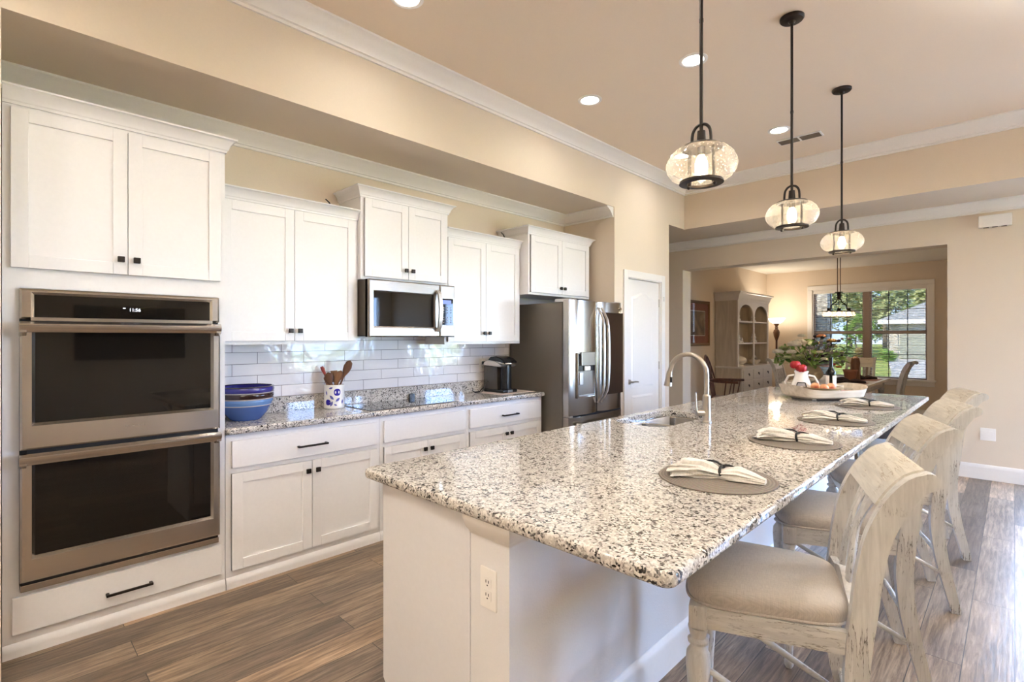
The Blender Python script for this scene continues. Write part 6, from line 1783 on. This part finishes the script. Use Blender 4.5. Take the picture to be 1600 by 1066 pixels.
for mt, part in ((M['leafg'], rest[::2] + rest[1::2]),):
    q = MB()
    for m in part:
        me_ = bpy.data.meshes.new('tmp'); m.bm.to_mesh(me_); m.bm.free(); q.bm.from_mesh(me_); bpy.data.meshes.remove(me_)
    o = build('leaf_mass', q, mt, t, smooth=80); o['kind'] = 'stuff'
def bloom(pos, r, mt, petals=9, nm='bloom'):
    m = MB()
    for ring_, (pr, tilt, sc_) in enumerate(((0.72, 0.25, 1.0), (0.42, 0.65, 0.8))):
        for q in range(petals if ring_ == 0 else petals - 3):
            an = 2 * PI * q / (petals if ring_ == 0 else petals - 3) + ring_ * 0.4
            u = Vector((math.cos(an), math.sin(an), 0)) * pr * r
            m.sphere(pos + u + Vector((0, 0, tilt * r * 0.6)), r * 0.46 * sc_, 8, 6, (1, 1, 0.85))
    m.sphere(pos + Vector((0, 0, r * 0.3)), r * 0.28, 8, 6)
    m.tube([pos, c0 + (pos - c0) * 0.15], 0.004, 6)
    build(nm, m, mt, t)
for a, h, d, r, mt in ((-0.30, 0.31, 0.10, 0.085, 'bloomw'), (-0.20, 0.34, 0.05, 0.080, 'bloomw'), (-0.14, 0.44, 0.0, 0.050, 'bloomw'), (-0.52, 0.20, 0.05, 0.070, 'bloomw'), (-0.44, 0.26, 0.05, 0.055, 'leafp'), (-0.38, 0.20, 0.16, 0.060, 'bloomw'), (-0.28, 0.14, 0.20, 0.055, 'leafp'), (-0.42, 0.12, 0.14, 0.050, 'leafp'), (0.02, 0.20, 0.18, 0.045, 'bloomw'), (-0.10, 0.26, 0.12, 0.045, 'bloomg'),
                       (0.14, 0.43, 0.02, 0.055, 'bloomo'), (0.30, 0.36, 0.02, 0.060, 'bloomy'), (0.10, 0.10, 0.16, 0.040, 'bloomw'), (-0.36, 0.02, 0.16, 0.050, 'bloomw'), (0.34, -0.02, 0.12, 0.035, 'bloomo'), (0.24, 0.02, 0.15, 0.030, 'tulip')):
    bloom(c0 + vr2 * a + vd2 * d + Vector((0, 0, h)), r, M[mt])
for k in range(60):
    a = 0.20 + rnd.gauss(0, 0.12); h = 0.22 + rnd.gauss(0, 0.12); d = rnd.uniform(-0.1, 0.16)
    p = c0 + vr2 * a + vd2 * d + Vector((0, 0, h)); r = rnd.uniform(0.020, 0.036)
    m = MB(); m.sphere(p, r, 9, 7, (1, 1, 0.8)); m.tube([p, c0 + (p - c0) * 0.2], 0.0025, 5); build('berry', m, M['bloomd'] if k % 2 else M['bloomg'], t)

# ---- chandelier
hx, hy = -1.90, 9.0
t = thing('chandelier', 'bronze three-light chandelier with glowing glass shades above the dining table', 'chandelier', (hx, hy, 2.76))
pd = vr2                                     # the bar of the fixture lies along the table's diagonal view
m = MB(); m.lathe([(0.0, -0.035), (0.03, -0.03), (0.065, -0.01), (0.068, -0.0005), (0.0, -0.0005)], (hx, hy, 2.76), 24, cap=False); build('canopy', m, M['bronze'], t)
ctr = Vector((hx, hy, 0))
M['chainbrown'] = pbr('bronze_chain', (0.12, 0.07, 0.05), 0.45, metal=0.5)
m = MB()
for s in (-1, 1): m.cyl(ctr + pd * s * 0.022 + Vector((0, 0, 2.11)), ctr + pd * s * 0.022 + Vector((0, 0, 2.735)), 0.006, n=8)
build('hanging_rods', m, M['chainbrown'], t)
m = MB(); m.lathe([(0.055, 2.115), (0.055, 2.105), (0.026, 2.10), (0.024, 2.02), (0.012, 2.00)], (hx, hy, 0), 20)
for s in (-1, 1):
    pp, _ = smooth_path([ctr + pd * s * 0.015 + Vector((0, 0, 2.03)), ctr + pd * s * 0.04 + Vector((0, 0, 1.97)), ctr + pd * s * 0.085 + Vector((0, 0, 1.935)), ctr + pd * s * 0.115 + Vector((0, 0, 1.905)), ctr + pd * s * 0.12 + Vector((0, 0, 1.85))], [1] * 5, 4); m.tube(pp, 0.008, 8)
m.cyl(ctr - pd * 0.115 + Vector((0, 0, 1.925)), ctr + pd * 0.115 + Vector((0, 0, 1.925)), 0.005, n=8); m.cyl(ctr + Vector((0, 0, 1.85)), ctr + Vector((0, 0, 2.01)), 0.005, n=8)
build('frame', m, M['bronze'], t)
M['glowglass'] = emit('glowing_shade_glass', (1.0, 0.66, 0.36), 4.0)
for s in (-1.25, 0, 1.25):
    p = ctr + pd * s * 0.12 + vd2 * (0.0 if s else 0.0)
    m = MB(); m.lathe([(0.020, 1.87), (0.026, 1.86), (0.026, 1.835), (0.075, 1.822), (0.080, 1.815), (0.020, 1.82)], (p.x, p.y, 0), 20, cap=False); a_ = build('shade_holder', m, M['bronze'], t)
    m = MB(); m.lathe([(0.070, 1.815), (0.085, 1.785), (0.084, 1.760), (0.070, 1.742)], (p.x, p.y, 0), 24, cap=False); build('shade', m, M['seedglass'], a_)
    m = MB(); m.lathe([(0.070, 1.742), (0.074, 1.738), (0.072, 1.734), (0.068, 1.738), (0.070, 1.742)], (p.x, p.y, 0), 24, cap=False); build('shade_ring', m, M['bronze'], a_)
    m = MB(); m.sphere((p.x, p.y, 1.785), 0.026, 12, 8, (1, 1, 1.2)); build('bulb', m, M['dimbulb'], a_)
    lamp('chandelier_bulb_light', 'POINT', (p.x, p.y, 1.775), 13, GLOW, t, shadow_soft_size=0.03)
# ================================================================== OUTSIDE THE WINDOW
GZ = -0.25
M['grass'] = mottled('lawn_grass', [(0.3, (0.14, 0.17, 0.02)), (0.5, (0.22, 0.25, 0.03)), (0.7, (0.32, 0.33, 0.06))], 1.2, 0.9)
M['concrete'] = mottled('driveway_concrete', [(0.3, (0.33, 0.305, 0.265)), (0.7, (0.43, 0.405, 0.36))], 2.0, 0.85)
m = MB(); m.box(-70, 60, YW + 0.3, 150, GZ - 0.4, GZ); m.box(4.8, 60, -60, YW + 0.3, GZ - 0.4, GZ); m.box(-60, 4.8, -60, -3.9, GZ - 0.4, GZ)
struct('ground_lawn', m, M['grass'], smooth=0)
m = MB(); m.prism([(-2.0, 14.0), (9.0, 14.0), (9.0, 48.5), (-7.0, 48.5), (-4.2, 30.0)], 'z', GZ, GZ + 0.03); struct('ground_driveway', m, M['concrete'], smooth=0)

m = MB(); m.box(4.8, 16, -12, 14.0, GZ, GZ + 0.03); m.box(-8, 4.8, -16, -3.9, GZ, GZ + 0.03); m.box(0.0, 4.8, YD + 0.4, 14.0, GZ, GZ + 0.03)
struct('ground_bounce_slab', m, M['concrete'], smooth=0)  # unseen concrete, added so the lawn bounces no green light indoors
# porch column of dark brick and pale stone
t = thing('porch_column', 'brick and stone porch column outside the dining window', 'column', (-3.05, 12.75, GZ))
M['dbrick'] = brick('dark_brick', (0.085, 0.060, 0.048), (0.15, 0.10, 0.075), (0.19, 0.17, 0.15))
M['pstone'] = mottled('pale_fieldstone', [(0.35, (0.16, 0.14, 0.11)), (0.47, (0.42, 0.38, 0.32)), (0.6, (0.62, 0.58, 0.50))], 14, 0.9)
m = MB(); m.box(-3.20, -3.06, 12.55, 12.95, GZ, 3.6); build('brick_face', m, M['dbrick'], t)
m = MB(); m.box(-3.06, -2.86, 12.55, 12.95, GZ, 3.6, 0.01); build('stone_face', m, M['pstone'], t)

# neighbour house with garage
t = thing('neighbour_house', 'beige house with grey hip roof and garage door across the driveway', 'house', (0, 55, GZ))
M['siding'] = pbr('beige_siding', (0.58, 0.55, 0.47), 0.8)
M['shingle'] = mottled('grey_shingles', [(0.3, (0.20, 0.20, 0.19)), (0.7, (0.30, 0.30, 0.28))], 3, 0.9)
M['garage'] = pbr('grey_green_garage_door', (0.30, 0.31, 0.26), 0.7)
HY = 49.0
m = MB(); m.box(-7.0, 8.0, HY, HY + 12, GZ, 2.75); build('walls', m, M['siding'], t)
m = MB()
bm = m.bm
A = [bm.verts.new(p) for p in ((-7.6, HY - 0.7, 2.75), (8.7, HY - 0.7, 2.75), (8.7, HY + 12.7, 2.75), (-7.6, HY + 12.7, 2.75))]; B = [bm.verts.new(p) for p in ((-2.6, HY + 6, 5.6), (3.6, HY + 6, 5.6))]
bm.faces.new((A[0], A[1], B[1], B[0])); bm.faces.new((A[1], A[2], B[1])); bm.faces.new((A[2], A[3], B[0], B[1])); bm.faces.new((A[3], A[0], B[0])); bm.faces.new(A[::-1])
build('roof', m, M['shingle'], t, smooth=0)
m = MB(); m.box(-7.6, 8.7, HY - 0.72, HY - 0.66, 2.45, 2.76); build('fascia', m, M['trim'], t)
m = MB(); m.box(-6.3, -1.6, HY - 0.06, HY + 0.02, GZ, 1.85)
d = build('garage_door', m, M['garage'], t)
for k in range(4):
    m = MB(); z = GZ + 0.05 + k * 0.51; m.box(-6.25, -1.65, HY - 0.085, HY - 0.06, z, z + 0.47, 0.01); build('door_section', m, M['garage'], d)
m = MB(); m.box(-7.05, -6.42, HY - 0.09, HY, GZ, 2.4); build('stone_pier', m, M['pstone'], t)

# trees and shrubs
M['bark'] = mottled('grey_bark', [(0.3, (0.09, 0.07, 0.05)), (0.7, (0.22, 0.18, 0.14))], 6, 0.9)
M['leaf_a'] = mottled('tree_leaf_green', [(0.3, (0.12, 0.18, 0.05)), (0.7, (0.30, 0.38, 0.14))], 1.2, 0.7)
M['leaf_b'] = mottled('tree_leaf_olive', [(0.3, (0.20, 0.23, 0.08)), (0.7, (0.45, 0.47, 0.24))], 1.2, 0.7)
M['leaf_c'] = mottled('shrub_leaf_lime', [(0.3, (0.10, 0.20, 0.03)), (0.7, (0.30, 0.44, 0.09))], 2.5, 0.7)
M['leaf_r'] = mottled('shrub_leaf_russet', [(0.3, (0.22, 0.13, 0.05)), (0.7, (0.42, 0.30, 0.12))], 2.5, 0.7)
def foliage(parent, blobs, n, size, mt, rnd):
    m = MB(); bm = m.bm
    tot = sum(b[3] ** 2 for b in blobs)
    for bx_, by_, bz_, br_ in blobs:
        for _ in range(int(n * br_ ** 2 / tot)):
            while True:
                v = Vector((rnd.uniform(-1, 1), rnd.uniform(-1, 1), rnd.uniform(-1, 1)))
                if 0.25 < v.length < 1: break
            p = Vector((bx_, by_, bz_)) + v * br_ * (0.75 + 0.25 * rnd.random()); p.z = max(p.z, GZ + 0.05)
            a = Vector((rnd.gauss(0, 1), rnd.gauss(0, 1), rnd.gauss(0, 1))).normalized(); b = a.cross(Vector((rnd.gauss(0, 1), rnd.gauss(0, 1), rnd.gauss(0, 1)))).normalized(); s = size * rnd.uniform(0.6, 1.3)
            bm.faces.new([bm.verts.new(p + a * s * i + b * s * 0.6 * j) for i, j in ((-1, 0), (0, -1), (1, 0), (0, 1))])
    me = bpy.data.meshes.new('foliage'); org = ORG[parent.name]
    bmesh.ops.translate(bm, verts=bm.verts, vec=-org); bm.to_mesh(me); bm.free(); me.materials.append(mt)
    o = bpy.data.objects.new('foliage', me); C.objects.link(o); o.parent = parent
def tree(label, x, y, h, spread, mt, seed, n=2600, dens=9, group='trees beyond the driveway'):
    rnd = random.Random(seed); t = thing('tree', label, 'tree', (x, y, GZ), group)
    m = MB(); top = Vector((x + rnd.uniform(-.4, .4), y, GZ + h * 0.8)); base = Vector((x, y, GZ))
    m.tube([base, base.lerp(top, 0.4) + Vector((rnd.uniform(-.3, .3), 0, 0)), top], [h * 0.022, h * 0.016, h * 0.006], 10)
    tips = []
    for k in range(dens):
        s = rnd.uniform(0.15 if dens > 14 else 0.40, 0.95); b = base.lerp(top, s); an = rnd.uniform(0, 2 * PI); L = spread * rnd.uniform(0.5, 1.0) * (1.2 - 0.5 * s)
        e = b + Vector((math.cos(an) * L, math.sin(an) * L, L * rnd.uniform(0.1, 0.6))); m.tube([b, b.lerp(e, 0.5) + Vector((0, 0, 0.1 * L)), e], [h * 0.009, h * 0.006, h * 0.003], 6); tips.append(e)
    build('trunk', m, M['bark'], t)
    foliage(t, [(p.x, p.y, p.z, spread * rnd.uniform(0.28, 0.48)) for p in tips] + [(top.x, top.y, top.z, spread * 0.4)], n, 0.16 * h / 8, mt, rnd)
tree('open-branched tree beyond the lawn behind the left window pane', -11.6, 50, 10, 3.0, M['leaf_b'], 3, 2600)
tree('leafy tree beside the window mullion beyond the lawn', -10.4, 60, 11, 3.4, M['leaf_b'], 5, 3000)
tree('tall tree far behind the left window pane', -17.0, 66, 13, 4.2, M['leaf_a'], 4, 3600)
tree('tall tree behind the ridge of the neighbour house', -4.2, 74, 15, 4.4, M['leaf_b'], 6, 3200)
tree('tree rising behind the left end of the neighbour house roof', -11.5, 78, 14, 4.4, M['leaf_b'], 10, 3400)
tree('small dense tree at the corner of the neighbour house', -8.1, 44.6, 3.8, 1.1, M['leaf_c'], 7, 2200, 10)
tree('near tree whose branches cross the top of the right window sash', -0.6, 27, 7.8, 3.4, M['leaf_b'], 8, 2600, 12)
for k, (x, y, h, sp, sd) in enumerate(((-21.5, 82, 9.0, 4.4, 31), (-18.0, 93, 10.0, 4.8, 32), (-14.0, 104, 11.0, 5.2, 33), (-8.0, 116, 12, 5.6, 34), (-29.0, 94, 10, 5.0, 35))):
    tree(('woodland tree at the far end of the lawn behind the brick column', 'woodland tree at the far end of the lawn in the left sash', 'woodland tree at the far end of the lawn behind the mullion', 'woodland tree far behind the house corner', 'woodland tree at the far left end of the lawn')[k], x, y, h, sp, M['leaf_b'] if k % 2 else M['leaf_a'], sd, 4200, 16, 'woodland beyond the lawn')
def shrub(label, x, y, r, h, mt, seed, n=900):
    rnd = random.Random(seed); t = thing('shrub', label, 'shrub', (x, y, GZ), 'shrubs by the neighbour house')
    m = MB(); 
    for k in range(4): m.tube([(x, y, GZ), (x + rnd.uniform(-r, r) * 0.5, y + rnd.uniform(-r, r) * 0.5, GZ + h * 0.6)], [0.03, 0.012], 6)
    build('stems', m, M['bark'], t)
    foliage(t, [(x + rnd.uniform(-r, r) * 0.4, y + rnd.uniform(-r, r) * 0.4, GZ + h * rnd.uniform(0.4, 0.7), r * 0.7) for _ in range(5)], n, 0.07, mt, rnd)
shrub('rounded lime green shrub at the driveway edge', -6.2, 43.0, 0.62, 0.9, M['leaf_c'], 21)
shrub('russet shrub next to the lime green one', -7.75, 43.0, 0.6, 0.95, M['leaf_r'], 22)
shrub('clipped dark green hedge shrub on the lawn', -8.2, 40.4, 0.7, 1.15, M['leaf_a'], 23, 1200)
